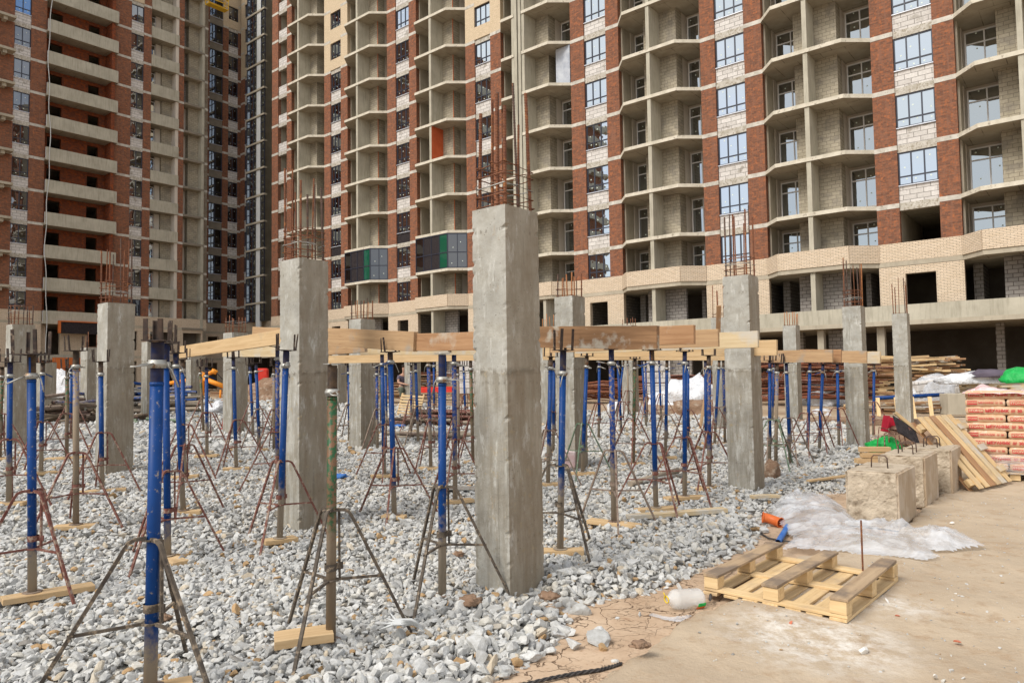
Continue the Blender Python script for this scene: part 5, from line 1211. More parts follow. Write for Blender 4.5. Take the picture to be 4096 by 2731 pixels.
for (ax, ay), (bx, by) in zip(prof, prof[1:]+prof[:1]):
    for i in range(nx): rim.append((ax+(bx-ax)*i/nx, ay+(by-ay)*i/nx))
hs = [.0, .12, .3, .5, .62]
def wrapz(z_list, name, mat, amp):
    vs = []; n = len(rim)
    for zi, z in enumerate(z_list):
        for i, (x, y) in enumerate(rim):
            nn = amp*noise.noise(Vector((x*6, y*6, z*14+3))); cx_, cy_ = x-.69, y-.46; l_ = math.hypot(cx_, cy_); x2, y2 = x+cx_/l_*nn, y+cy_/l_*nn; z2 = z+amp*.6*noise.noise(Vector((x*4, y*4, z+7)))
            vs.append((ox+x2*cz-y2*sz, oy+x2*sz+y2*cz, z2))
    fs = [(j*n+i, j*n+(i+1) % n, (j+1)*n+(i+1) % n, (j+1)*n+i) for j in range(len(z_list)-1) for i in range(n)]
    return MB().add(vs, fs, 0, True).build(name, mat)
vs = []; NX, NY = 50, 34
for j in range(NY+1):
    for i in range(NX+1):
        x, y = -.05+1.5*i/NX, -.06+1.05*j/NY; ex = min(i, NX-i)/NX*4; ey = min(j, NY-j)/NY*4; e_ = min(1, ex)*min(1, ey)
        z = ZR+.135+10*.128-.05+.05*min(1, e_*1.5)+.05*abs(noise.noise(Vector((x*4, y*4, 2))))+.012*noise.noise(Vector((x*11, y*11, 5)))+.10*max(0, 1-math.hypot(x-.25, y-.3)/.3)
        vs.append((ox+x*cz-y*sz, oy+x*sz+y*cz, z))
fs = [(j*(NX+1)+i, j*(NX+1)+i+1, (j+1)*(NX+1)+i+1, (j+1)*(NX+1)+i) for j in range(NY) for i in range(NX)]
tag(MB().add(vs, fs, 0, True).build('film_cover', 'film_pink'), 'crumpled pink and clear film over the top of the bag stack', 'plastic film')
f = wrapz([ZR+.10, ZR+.14, ZR+.2, ZR+.27, ZR+.34, ZR+.42], 'film_wrap', 'film_clear', .012); tag(f, 'stretch film band wrapped round the foot of the bag stack', 'plastic film')
# ------------------------------------------------------------------ pallet leaning on its side against the blocks and the bags
bl_, br_ = ground(3925, 1963, ZR), ground(4072, 1928, ZR); b_dir = Vector((-.375, .518, .768)).normalized(); c_dir = (br_-bl_); WL_ = 1.16; c_dir = Vector((.81, .586, 0)).normalized(); nrm = b_dir.cross(c_dir).normalized()
if nrm.y > 0: nrm = -nrm
mt = Matrix.Identity(4)
for j in range(3): mt[j][0] = c_dir[j]; mt[j][1] = b_dir[j]; mt[j][2] = c_dir.cross(b_dir)[j]
LL = 1.30; cen = bl_+c_dir*(WL_/2-.06)+b_dir*(LL/2)+Vector((0, 0, .03)); mt.translation = cen
t = thing('pallet', 'unused pale pallet leaning on its edge between the blocks and the bags', 'pallet'); t.matrix_world = mt
sgn = 1 if (mt.to_3x3() @ Vector((0, 0, 1))).dot(Vector((-.3, -1, .2))) > 0 else -1
for i in range(6): board(LL, [.15, .13, .17, .13, .15, .12][i], .022, 'deck_board', ['pallet_wood', 'pallet_wood', 'timber_brown', 'pallet_wood', 'timber_pale', 'pallet_wood'][i], t, (-WL_/2+.07+(WL_-.13)*i/5, 0, sgn*.012), (0, 0, math.pi/2), .003, 8, seed=60+i)
for j in (-1, 0, 1): board(WL_+.28, .10, .022, 'cross_board', 'pallet_wood', t, (.02, j*(LL/2-.15), -sgn*.013), (0, 0, .02), .003, 8, seed=70+j)
for i in (-1, 0, 1):
    for j in (-1, 0, 1): MB().box(-.05, .05, -.06, .06, -.045, .045).build('block', 'pallet_wood', t, (i*(WL_/2-.07), j*(LL/2-.15), -sgn*.072), (0, 0, 0), .003)
for i in (-1, 0, 1): board(LL, .10, .022, 'runner', 'timber_brown', t, (i*(WL_/2-.07), 0, -sgn*.13), (0, 0, math.pi/2), .003, 8, seed=80+i)
for j, yy in enumerate((-.42, -.02, .40)): board(.30, .10, .022, 'cross_board', 'timber_pale', t, (WL_/2+.0, yy, sgn*.036), (0, 0, .05), .002, 6, seed=90+j)

# ------------------------------------------------------------------ plastic sheeting, pipes, cables, bottle
def sheet(poly_px, name, mat, label, hmax, seed, res=.022, off=.0, gl=ZR, freq=3.0):
    P = [ground(a, b, gl).to_2d() for a, b in poly_px]; xs = [p.x for p in P]; ys = [p.y for p in P]
    X_, Y_ = np.meshgrid(np.arange(min(xs), max(xs), res), np.arange(min(ys), max(ys), res)); ins = inside(X_, Y_, P); d = edist(X_, Y_, P)
    ny, nx = X_.shape; Z_ = np.zeros_like(X_)
    for j in range(ny):
        for i in range(nx):
            x, y = X_[j, i], Y_[j, i]; w1_ = noise.noise(Vector((x*freq*.5, y*freq*.5, seed))); w2_ = noise.noise(Vector((x*freq*.5, y*freq*.5, seed+5)))
            xx, yy = x+w1_*.35, y+w2_*.35
            f1 = 1-min(1, abs(noise.noise(Vector((xx*freq*.55+yy*freq*.2, yy*freq*1.1, seed+3))))*3.2); f2 = 1-min(1, abs(noise.noise(Vector((xx*freq*1.2-yy*freq, yy*freq*1.9, seed+7))))*3.5); f3 = 1-min(1, abs(noise.noise(Vector((xx*freq*3.1, yy*freq*3.6+xx*freq, seed+9))))*4)
            e_ = min(1, d[j, i]/.22); Z_[j, i] = gl+.006+e_*hmax*(.35+.9*max(0, w1_+.2))+(.2+.8*e_)*hmax*(.42*f1+.24*f2+.08*f3)
    v = np.stack([X_, Y_, Z_], -1).reshape(-1, 3); idx = np.arange(nx*ny).reshape(ny, nx); q = np.stack([idx[:-1, :-1], idx[:-1, 1:], idx[1:, 1:], idx[1:, :-1]], -1).reshape(-1, 4)
    mk = ins.reshape(-1)[q].all(1); q = q[mk]; used = np.unique(q); remap = -np.ones(len(v), int); remap[used] = np.arange(len(used))
    return tag(MB().add([tuple(p) for p in v[used]], [tuple(int(k) for k in f) for f in remap[q]], 0, True).build(name, mat), label, 'plastic sheet')
sheet([(3080, 2030), (3130, 1992), (3210, 1988), (3260, 2010), (3340, 2005), (3400, 2050), (3420, 2085), (3480, 2100), (3560, 2118), (3640, 2125), (3690, 2140), (3780, 2130), (3840, 2145), (3960, 2192), (3880, 2200), (3800, 2212), (3730, 2210), (3770, 2235), (3700, 2245), (3560, 2230), (3430, 2222), (3330, 2212), (3250, 2205), (3180, 2195), (3120, 2215), (3130, 2190), (3170, 2160), (3130, 2115), (3090, 2070)],
      'plastic_sheet', 'film', 'big crumpled clear plastic sheet between pallet and concrete blocks', .12, 1)
sheet([(2590, 2462), (2610, 2452), (2680, 2470), (2780, 2458), (2760, 2475), (2720, 2492), (2660, 2484)], 'plastic_scrap', 'film', 'small crumpled clear plastic scrap beside the bottle', .03, 2, .012, gl=DZ, freq=8)
sheet([(3218, 1600), (3340, 1602), (3345, 1640), (3300, 1652), (3240, 1645), (3215, 1625)], 'plastic_sheet', 'film_heap', 'bluish sheet spread on the soil behind the right props', .12, 3, .1, gl=.05)
sheet([(2650, 1590), (2870, 1588), (2900, 1620), (2760, 1640), (2620, 1622)], 'plastic_sheet', 'film_heap', 'pale sheet on the ground before the rust-brown steel heap', .1, 8, .1, gl=.05)
# bottle
pb = ground(2740, 2430, DZ); t = thing('plastic_bottle', 'squashed clear plastic bottle with yellow ring lying on the clay', 'bottle', (pb.x, pb.y, DZ+.07), (0, 0, .45))
g = NG('bottle_plastic'); g.p.inputs['Alpha'].default_value = .42; v = g.coord(); g.bump(g.noise(v, 30, 3), .5, .01); M['bottle_plastic'] = g.fin((.82, .85, .86), .12, 0, .6)
prof = [(-.17, .012), (-.165, .028), (-.15, .03), (-.12, .062), (-.09, .075)]+[(-.08+i*.018, .077 if i % 2 else .070) for i in range(12)]+[(.14, .074), (.155, .06), (.158, .0)]
q = MB(); q.tube([(x, 0, 0) for x, r in prof], [max(r, .001) for x, r in prof], 18, cap=False); q.build('body', 'bottle_plastic', t, (0, 0, .0), (0, .12, 0))
q = MB(); q.ring((-.175, 0, .02), .026, .005, (1, 0, .1)); q.tube([(-.18, 0, .03), (-.20, 0, .075)], .004, 6); q.build('cap_ring', 'plastic_yellow', t)
q = MB()
for i in range(5):
    a1 = -1.0+i*.16; q.obox((.11, -.0785*math.cos(a1), .0785*math.sin(a1)-.01), (.035, 0, 0), (0, .002, 0), (0, .0, .007), 0 if i < 3 else 1)
q.build('paper_mark', ['plastic_orange', 'plastic_green'], t)
# cable
pts = [ground(a, b, DZ+.012) for a, b in ((1960, 2790), (2090, 2742), (2200, 2716), (2300, 2696), (2400, 2682), (2452, 2668), (2490, 2655))]
q = MB(); 
def twist(q, pts, r, off, ph, mi=0):
    fine = [];
    for a, b in zip(pts[:-1], pts[1:]):
        for i in range(10): fine.append(a.lerp(b, i/10))
    out = []
    for i, p in enumerate(fine):
        d = (fine[min(i+1, len(fine)-1)]-fine[max(i-1, 0)]).normalized(); s_ = d.cross(Vector((0, 0, 1))).normalized(); a = i*.8+ph
        out.append(p+s_*math.cos(a)*off+Vector((0, 0, 1+math.sin(a)))*off)
    q.tube(out, r, 6, mi)
for k in range(3): twist(q, pts, .006, .007, k*2.1)
tag(q.build('cable', 'cable_black'), 'thick black twisted cable lying on the clay at the bottom edge', 'cable')
pts = [ground(a, b, DZ+.02) for a, b in ((3040, 2130), (3075, 2152), (3120, 2160), (3180, 2168))]
q = MB(); q.tube(pts, .010, 6); tag(q.build('cable', 'cable_black'), 'black cable between the orange pipe elbow and the pallet', 'cable')
pts = [ground(a, b, DZ+.05) for a, b in ((2840, 2398), (2846, 2350), (2880, 2300), (2940, 2255), (3010, 2235))]
q = MB(); q.tube(pts, .011, 6); tag(q.build('cable', 'cable_black'), 'grey-black cable running under the front pallet', 'cable')
# orange elbow and blue pipe
pe = ground(3090, 2105, DZ); t = thing('pipe_elbow', 'orange plastic drain elbow lying beside the big plastic sheet', 'pipe elbow', (pe.x, pe.y, DZ+.07), (0, 0, 0))
q = MB(); P = [(-.095, .04, .03), (-.05, .03, .025), (0, .0, .01), (.045, -.045, -.005), (.065, -.085, -.01)]; q.tube(P, [.058, .055, .055, .056, .058], 20, cap=False); q.tube(list(reversed(P)), [.050, .050, .049, .049, .052], 20, cap=False); q.build('body', 'plastic_orange', t)
q = MB(); q.ring(P[-1], .058, .007, Vector(P[-1])-Vector(P[-2]), 20); q.build('rim', 'plastic_orange', t); q = MB(); q.ring(P[0], .060, .008, Vector(P[1])-Vector(P[0]), 20); q.build('rim', 'plastic_orange', t)
a, b = ground(3112, 2168, DZ+.03), ground(3150, 2105, DZ+.06)
q = MB(); q.tube([a, b], .030, 16, cap=False); q.tube([b, a], .026, 16, cap=False); tag(q.build('plastic_pipe', 'plastic_blue'), 'short blue plastic pipe behind the front pallet', 'pipe')
a, b = ground(2520, 1935, .05), ground(2710, 1880, .06); q = MB(); q.tube([a, b], .045, 14); q.tube([b, b+(b-a).normalized()*.25], .032, 12); tag(q.build('steel_prop_tube', 'paint_blue_worn'), 'blue steel prop lying on the gravel right of centre', 'lying prop')
a, b = ground(2570, 1925, .05), ground(2735, 1925-28, .05); q = MB(); q.tube([a, b], .03, 14); tag(q.build('steel_prop_tube', 'galv'), 'grey tube lying on the gravel beside the blue one', 'lying prop')
# scaffold of single boards on the gravel
def lying(px, py, L, W, H, rz, mat, label, name='board', off=.04, tilt=0.0):
    p = ground(px, py, off); o = board(L, W, H, name, mat, None, p, (0, tilt, rz), .004, 8, seed=int(px)); return tag(o, label, 'board')
lying(3313, 1912, .95, .09, .03, .55, 'pine', 'loose pine lath on the gravel left of the concrete blocks')
lying(2710, 2052, 1.3, .14, .05, .3, 'timber_pale', 'long pale plank on gravel under the blue prop row right of centre')
lying(3060, 1985, .4, .1, .04, .2, 'timber_pale', 'short plank end left of the smooth grey column foot')
for i, (px, py, dz, L_) in enumerate(((3500, 1842, 0, .75), (3510, 1842, .1, .6), (3500, 1842, .2, .55))):
    p = ground(px, py, .05); o = board(L_, .12, .09, 'board', 'pine', None, (p.x, p.y, .06+dz), (0, 0, .1-.1*i), .003, 6, seed=i+5); tag(o, ['bottom', 'middle', 'top'][i]+' pine offcut of the little pile left of the blocks', 'board')
# green bag, crimson bucket, dark tray, tangled bars beside the blocks
def blob(loc, sx, sy, sz, mat, name, label, cat, seed, amp=.25, fr=1.6, parent=None, n=3, flat=-.3):
    v, f = ico(n); vs = []
    for p in v:
        q_ = Vector(p); k = 1+amp*noise.noise(q_*fr+Vector((seed, 0, 0)))+amp*.5*noise.noise(q_*fr*3+Vector((0, seed, 0)))+amp*.25*noise.noise(q_*fr*8); vs.append((q_.x*sx*k, q_.y*sy*k, max(flat, q_.z)*sz*k))
    o = MB().add(vs, [tuple(int(a) for a in x) for x in f], 0, True).build(name, mat, parent, loc)
    if label: tag(o, label, cat)
    return o
p = ground(3540, 1805, .06); blob((p.x, p.y, .12), .36, .3, .24, 'plastic_green', 'plastic_bag', 'bright green plastic bag on the gravel left of the concrete blocks', 'bag', 3, n=4)
p = ground(3558, 1755, .05); t = thing('bucket', 'crimson plastic trough standing on end behind the green bag', 'bucket', (p.x, p.y, .25), (0, .25, .2))
q = MB(); q.prism([(-.14, -.1), (.14, -.1), (.17, .1), (-.17, .1)], 0, .02); q.box(-.16, -.13, -.1, .1, .02, .38); q.box(.13, .16, -.1, .1, .02, .38); q.box(-.13, .13, .07, .10, .02, .38); q.build('body', 'plastic_crimson', t)
p = ground(3600, 1812, .06); o = board(.65, .45, .02, 'plywood_panel', 'dark_net', None, (p.x+.15, p.y, .5), (.9, .5, .3)); tag(o, 'dark plywood panel leaning behind the green bag', 'panel')
o = board(.7, .1, .06, 'board', 'pallet_wood', None, (p.x+.35, p.y+.25, .62), (0, .75, -.2)); tag(o, 'sloping plank resting on the dark panel', 'board')
q = MB()
for a in range(7): q.tube([(p.x-.5+a*.13, p.y-.1+random.uniform(-.1, .1), .02), (p.x-.35+a*.1, p.y+.1, .55+random.uniform(-.2, .1)), (p.x+random.uniform(-.3, .5), p.y+.15, .45)], .011, 6)
tag(q.build('bent_bars', 'bar_maroon'), 'tangle of bent rusty bars over the green bag', 'steel bars')
p = ground(3655, 1760, .06); blob((p.x, p.y, .1), .65, .5, .32, 'soil', 'soil_heap', 'heap of brown soil between the blocks and the slim column', 'soil heap', 4, .4)
p = ground(3100, 1905, .0); blob((p.x-.05, p.y, .05), .14, .14, .22, 'soil', 'soil_heap', 'rusty brown clod at the foot of the smooth grey column', 'soil heap', 6, .4)
# clods on the gravel
for i, (px, py, s_) in enumerate(((1880, 2405, .07), (1830, 2218, .05), (2195, 2385, .06), (650, 2472, .05), (2560, 2578, .045))):
    p = ground(px, py, .03); blob((p.x, p.y, p.z), s_*1.3, s_, s_*.6, 'soil', 'clay_clod', ['brown clod right of the front blue prop foot', 'brown clod behind the front blue prop', 'brown clod at the foot of the nearest column', 'brown clod beside the front left tripod', 'dry brown leaf-like clod on the clay'][i], 'clod', 20+i, .5, 2.5)
p = ground(1590, 2510, .05); q = MB()
for k in range(4): q.tube([(p.x-.12+.02*k, p.y+.02*k, .04+.03*k), (p.x-.02, p.y-.05+.03*k, .09), (p.x+.10, p.y+.04-.03*k, .06+.02*k), (p.x+.17, p.y+.02*k, .03)], [.004, .010, .010, .003], 4)
tag(q.build('plastic_ribbon', 'panel_white'), 'white plastic strapping ribbon on the gravel by a tripod foot', 'ribbon')
# ------------------------------------------------------------------ far edge of the field: heaps, stacks, machine, worker
def pipes_heap(px, py, W, D_, Hh, n, mats, label, seed, L=1.6, r=.035, along=None, name='pipe_heap'):
    p = ground(px, py); rnd = random.Random(seed); t = thing(name, label, 'heap', (p.x, p.y, p.z), (0, 0, rnd.uniform(-.2, .2)))
    for i in range(n):
        u = rnd.random(); z = r+Hh*(1-abs(2*u-1))*rnd.random()**.7; x = (u-.5)*W; a = (along if along is not None else rnd.uniform(-.5, .5))+rnd.uniform(-.22, .22); l_ = L*rnd.uniform(.6, 1); dx, dy = math.cos(a)*l_/2, math.sin(a)*l_/2; y = rnd.uniform(-D_/2, D_/2); tl = rnd.uniform(-.06, .06)
        q = MB(); q.tube([(x-dx, y-dy, z-tl), (x+dx, y+dy, z+tl)], r, 8, cap=False); q.tube([(x+dx, y+dy, z+tl), (x-dx, y-dy, z-tl)], r*.8, 8, cap=False); q.build('pipe', mats[rnd.randint(0, len(mats)-1)], t)
    return t
pipes_heap(330, 1690, 2.4, 1.5, .75, 60, ['thread_rust', 'bar_greybrown', 'rebar_dark', 'paint_dusty', 'paint_blue_worn'], 'heap of muddy steel pipes behind the tall left column', 1, 1.5, .045, 1.3)
pipes_heap(232, 1665, 1.0, 1.0, .7, 18, ['galv', 'bar_greybrown', 'paint_dusty'], 'jumble of pale grey pipes left of the tall left column', 2, 1.3, .05, 1.0)
pipes_heap(548, 1648, 1.3, 1.6, .9, 46, ['paint_blue', 'paint_blue_worn', 'galv'], 'stacked blue props with open ends facing the viewer', 3, 1.8, .05, 1.5)
pipes_heap(690, 1648, 1.3, 1.6, .9, 40, ['paint_blue', 'paint_blue_worn'], 'stacked blue props lying sideways behind the big blue prop', 4, 1.8, .05, .1)
pipes_heap(1790, 1700, 2.4, 1.2, .5, 55, ['thread_rust', 'bar_greybrown', 'rebar_dark', 'bar_maroon', 'paint_blue_worn'], 'low heap of rusty pipes left of the nearest column', 5, 1.8, .045, .1)
pipes_heap(1690, 1758, 1.3, .6, .16, 10, ['bar_greybrown', 'galv', 'paint_blue'], 'few brown and blue pipes lying in front of the rusty heap', 6, 1.7, .045, .05)
pipes_heap(560, 1690, 2.0, .3, .05, 5, ['bar_green', 'bar_greybrown'], 'long greenish pipes lying on gravel behind the left props', 7, 2.2, .05, .05)
def plank_heap(px, py, W, D_, Hh, n, mats, label, seed, L=1.6, name='plank_heap', th=.03, wd=.12, a0=0.0, sp=.25, part='plank', off=0):
    p = ground(px, py); rnd = random.Random(seed); t = thing(name, label, 'heap', (p.x, p.y, p.z+off), (0, 0, 0))
    for i in range(n):
        z = th+Hh*i/n; k_ = 1-.35*i/n
        o = board(L*rnd.uniform(.55, 1), wd*rnd.uniform(.7, 1.2), th, part, mats[rnd.randint(0, len(mats)-1)], t, (rnd.uniform(-.5, .5)*W*k_, rnd.uniform(-.5, .5)*D_, z), (rnd.uniform(-.08, .08), rnd.uniform(-.06, .06), a0+rnd.uniform(-sp, sp)), .005, 3, seed=i+seed*50, bev=0)
    return t
RH = ['rebar_heap', 'rebar_heap', 'rebar_rust', 'bar_maroon']
def rebar_heap(px, py, W, Hh, n, label, seed, L=5, D_=1.6):
    p = ground(px, py); rnd = random.Random(seed); t = thing('rebar_heap', label, 'heap', (p.x, p.y, p.z), (0, 0, -.1))
    for i in range(n):
        z = .05+Hh*rnd.random(); y = rnd.uniform(-.5, .5)*D_*(1.1-z/Hh*.6); x = rnd.uniform(-.5, .5)*W*.35; l_ = L*rnd.uniform(.5, 1); sg = rnd.uniform(-.15, .15)
        q = MB(); q.tube([(x-l_/2, y, z), (x, y+rnd.uniform(-.1, .1), z+sg), (x+l_/2, y+rnd.uniform(-.1, .1), z+rnd.uniform(-.2, .1))], rnd.uniform(.02, .05), 5); q.build('bar', RH[rnd.randint(0, 3)], t)
rebar_heap(2700, 1590, 4, 1.0, 75, 'rust-brown heap of steel bars in the distance right of centre', 1, 5.5)
rebar_heap(3250, 1610, 4, 1.9, 95, 'tall rust-brown heap of steel behind the right rows of props', 2, 5.5)
rebar_heap(2380, 1600, 2.5, .7, 40, 'low rusty steel heap behind the pale column', 3, 3)
plank_heap(1500, 1600, 5, 1.5, .8, 45, ['timber_brown', 'timber_dark', 'timber_pale', 'rebar_heap'], 'long low heap of old planks behind the field centre', 3, 2.5)
plank_heap(1780, 1590, 3, 1.5, 1.3, 40, ['timber_brown', 'timber_dark', 'timber_pale', 'block_white', 'rebar_heap'], 'untidy heap of timber and blocks left of the nearest column', 4, 1.8)
plank_heap(800, 1590, 4, 1.5, .5, 25, ['timber_brown', 'rebar_heap', 'timber_dark'], 'rusty and wooden scraps under the orange arm', 5, 2.2)
plank_heap(3525, 1610, 1.0, .8, 2.0, 34, ['pallet_wood', 'timber_brown', 'pine'], 'pallets stacked tall left of the slim right column', 6, 1.4, 'pallet_stack', .08, .14, 0, .3)
plank_heap(3740, 1600, 2.9, 1.2, 2.0, 85, ['timber_brown', 'pallet_wood', 'timber_dark', 'pine', 'timber_dark'], 'big heap of broken pallets behind the slim right column', 7, 2.0, 'pallet_heap', .08, .14, 0, .5)
plank_heap(3590, 1655, 3.4, .5, .32, 22, ['pallet_wood', 'timber_dark', 'timber_brown', 'paint_blue'], 'row of pallets with blue pipes behind the blocks', 8, 2.2, 'pallet_row', .07, .14, 0, .08)
plank_heap(3860, 1560, 1.2, .8, .7, 14, ['block_grey', 'timber_pale', 'timber_dark'], 'grey timbers stacked left of the bag stack', 9, 1.5, 'timber_stack', .07, .2, 0, .08, off=.4)
for i, px in enumerate((3515, 3590, 3655, 3725)):
    p = ground(px, 1665, .0); o = board(.9, .12, .05, 'board', 'pallet_wood', None, (p.x, p.y, .42), (0, -1.05, 1.2)); tag(o, ['first', 'second', 'third', 'fourth'][i]+' upright pallet board from the left in the row behind the blocks', 'board')
a = ground(3500, 1650); q = MB(); q.tube([(a.x, a.y, .75), (a.x+1.2, a.y-.1, .8), (a.x+2.4, a.y-.2, .85)], .07, 8); tag(q.build('pipe_bundle', 'paint_blue'), 'blue pipes lying across the pallet row behind the slim column', 'pipes')
p = ground(3745, 1640); t = thing('film_wrapped_stack', 'film-wrapped slab pack leaning beside the grey half block', 'wrapped pack', (p.x, p.y, .35), (0, -.12, .1))
MB().box(-.85, .85, -.3, .3, 0, 1.05).build('pack', 'block_white', t, bevel=.05); blob((0, -.02, .5), .98, .4, .72, 'film', 'wrap', None, None, 5, .12, 2.2, t, 4, -.9)
p = ground(3828, 1660); t0_ = MB().box(-.42, .42, -.3, .3, 0, .74).build('concrete_block', 'concrete', None, (p.x, p.y, gz(p.x, p.y)+.02), (0, 0, -.1), .02); tag(t0_, 'grey smooth concrete block standing left of the bag stack', 'concrete block')
p = at_depth(3890, 1500, 17); blob((p.x+.1, p.y, 1.45), .85, .4, .22, 'film_heap', 'sack', 'white and brown sacks piled behind the bag stack', 'sack', 7)
p = at_depth(3885, 1500, 17); blob((p.x+.3, p.y-.25, 1.58), .55, .25, .14, 'cloth_purple', 'sack', 'dark coloured cloth bundle on the white sacks', 'sack', 8)
p = at_depth(4075, 1530, 14); blob((p.x+.28, p.y, 1.52), .62, .4, .24, 'plastic_green', 'sack', 'bright green sack at the right edge above the bag stack', 'sack', 9)
plank_heap(4060, 1640, 1.6, .8, 1.3, 14, ['timber_pale', 'timber_brown'], 'low timber stack carrying the green sack', 12, 1.7, 'timber_stack', .09, .3, 0, .05)
plank_heap(3890, 1620, 1.6, .8, 1.1, 14, ['timber_pale', 'timber_dark'], 'low timber stack carrying the white sacks', 13, 1.7, 'timber_stack', .09, .3, 0, .05)
p = ground(2755, 1605); blob((p.x, p.y, .5), 1.5, .8, .95, 'film_heap', 'plastic_heap', 'white heap of crumpled film among the rust-brown steel, right of centre', 'plastic heap', 11, .4, 2, n=4)
p = ground(3300, 1608); blob((p.x, p.y, .5), 1.25, .7, .85, 'film_heap', 'plastic_heap', 'white heap of crumpled film before the tall steel heap at right', 'plastic heap', 12, .4, 2, n=4)
p = ground(2505, 1640); blob((p.x, p.y, .3), .7, .4, .5, 'film_heap', 'plastic_heap', 'small white film heap behind the pale column', 'plastic heap', 13, .4, 2)
p = ground(2800, 1650); blob((p.x, p.y, .25), 1.0, .7, .55, 'soil', 'soil_heap', 'dark soil heap behind the props left of the smooth column', 'soil heap', 14, .5, 2)
p = ground(3420, 1690); blob((p.x, p.y, .0), 2.6, .6, .35, 'soil', 'soil_heap', 'low bank of brown soil along the right rim of the gravel', 'soil heap', 15, .4, 2)
p = ground(2480, 1660); blob((p.x, p.y, .0), 3.0, .6, .3, 'soil', 'soil_heap', 'low brown soil bank at the far rim right of the nearest column', 'soil heap', 16, .4, 2)
p = ground(1075, 1590); blob((p.x, p.y, .7), 1.7, 1.0, 1.1, 'soil', 'soil_heap', 'sandy soil heap left of the second nearest column', 'soil heap', 17, .3, 2); p = ground(1060, 1612); blob((p.x, p.y, .5), 2.4, .7, .55, 'soil', 'soil_heap', 'dark low soil bank before the sandy heap', 'soil heap', 18, .4, 2)
p = ground(255, 1598); blob((p.x, p.y, 1.0), 1.5, .8, 1.5, 'film_heap', 'sack_heap', 'pale sacks heaped at the far left edge of the field', 'sack heap', 19, .35, 2.4, n=4)
p = ground(3184, 1672); q = MB(); q.tube([(p.x, p.y, p.z), (p.x, p.y, p.z+1.05)], .13, 18, cap=False); q.tube([(p.x, p.y, p.z+1.05), (p.x, p.y, p.z)], .12, 18, cap=False); q.ring((p.x, p.y, p.z+1.0), .14, .02); tag(q.build('drain_pipe', 'plastic_red'), 'orange-red plastic pipe standing upright before the chalk-marked column', 'pipe')
p = ground(905, 1725); q = MB(); q.prism([(-.12, -.12), (.12, -.12), (.12, .12), (-.12, .12)], 0, .62); o = q.build('canister', 'plastic_red', None, p, (0, .12, .3), .03); tag(o, 'red plastic canister leaning on the column behind the left props', 'canister'); blob((p.x-.2, p.y-.15, p.z+.55), .28, .2, .2, 'film_heap', 'rag', 'pale rag draped over the red canister', 'rag', 33, .5)
p = ground(2272, 1870, .05); q = MB(); q.prism([(-.11, -.08), (.11, -.08), (.11, .08), (-.11, .08)], 0, .3); o = q.build('paper_sack', 'film_pink', None, p, (0, .05, .3), .03); tag(o, 'torn pinkish sack at the foot of the pale column', 'sack')
for i, (px, py, lb) in enumerate(((1352, 1905, 'blue scrap of plastic on gravel right of the second nearest column'), (1600, 1703, 'violet-blue scrap on gravel near the slatted pallet'))):
    p = ground(px, py, .05); blob((p.x, p.y, p.z), .16, .08, .05, 'plastic_blue', 'plastic_scrap', lb, 'scrap', 40+i, .5)
p = ground(1850, 1950, .04); o = board(.8, .35, .012, 'sheet_metal', 'galv', None, p, (0, .05, .1)); tag(o, 'grey metal sheet on gravel left of the nearest column', 'metal sheet')
p = ground(1780, 1600); q = MB().box(-1.7, 1.7, -.04, .04, .35, .6); o = q.build('barrier_board', 'plastic_red', None, p, (0, 0, 0), .01); tag(o, 'red and white board lying across the timber heap', 'board')
# slatted pallet leaning at the far heap
p = ground(1585, 1668); t = thing('pallet', 'light pallet leaning on the far timber heap near the worker', 'pallet', (p.x, p.y, p.z), (R(-24), R(5), .1))
for i in range(8): board(.72, .062, .02, 'deck_board', 'pallet_wood', t, (.36+.012*i, 0, .06+i*.098), (math.pi/2, 0, 0), .003, 4, seed=i, bev=0)
for sx in (.02, .70): board(.86, .05, .05, 'stringer', 'pine', t, (sx+.05, .045, .42), (0, -1.46, 0), .003, 4, bev=0)
# white brick packs in the distance
for i, (px, py) in enumerate(((2630, 1600), (1885, 1600))):
    p = ground(px, py); t = thing('block_pack', ['pack of white blocks behind the props right of centre', 'pack of white blocks left of the nearest column'][i], 'block pack', (p.x, p.y, p.z), (0, 0, .1))
    for k in range(4): MB().box(-.5, .5, -.4, .4, k*.5+.3, k*.5+.76).build('block_row', 'block_white', t, bevel=.02)
    MB().box(-.55, .55, -.45, .45, 0, .29).build('base', 'timber_dark', t)
# orange hand crane: mast, boom, back stay, wheels
p = ground(825, 1598); t = thing('site_crane', 'small orange crane with a raised boom among the left props', 'crane', (p.x, p.y, p.z), (0, 0, 0)); s_ = p.y/FPX
def cp(px, py): return ((px-825)*s_, 0, (1598-py)*s_)
q = MB(); q.tube([cp(805, 1598), cp(808, 1510), cp(815, 1490)], .14, 8); q.build('mast', 'orange_machine', t)
q = MB(); q.tube([cp(808, 1502), cp(858, 1486)], .10, 8); q.tube([cp(852, 1493), cp(860, 1480)], .17, 8); q.build('boom', 'orange_machine', t)
q = MB(); q.tube([cp(815, 1515), cp(900, 1548)], .13, 8); q.tube([cp(735, 1522), cp(680, 1530)], .1, 8); q.tube([cp(735, 1522), cp(808, 1512)], .1, 8); q.build('stay', 'orange_machine', t)
q = MB(); q.tube([cp(815, 1475), cp(862, 1488), cp(900, 1530)], .03, 5); q.build('rope', 'cable_black', t)
q = MB()
for px in (810, 880, 895): q.tube([cp(px, 1600), cp(px+2, 1560)], .05, 6)
q.build('leg', 'orange_machine', t)
p = ground(1048, 1570); t = thing('site_machine', 'red machine with a black wheel on the sandy heap, far left of centre', 'machine', (p.x, p.y, p.z), (0, 0, .2))
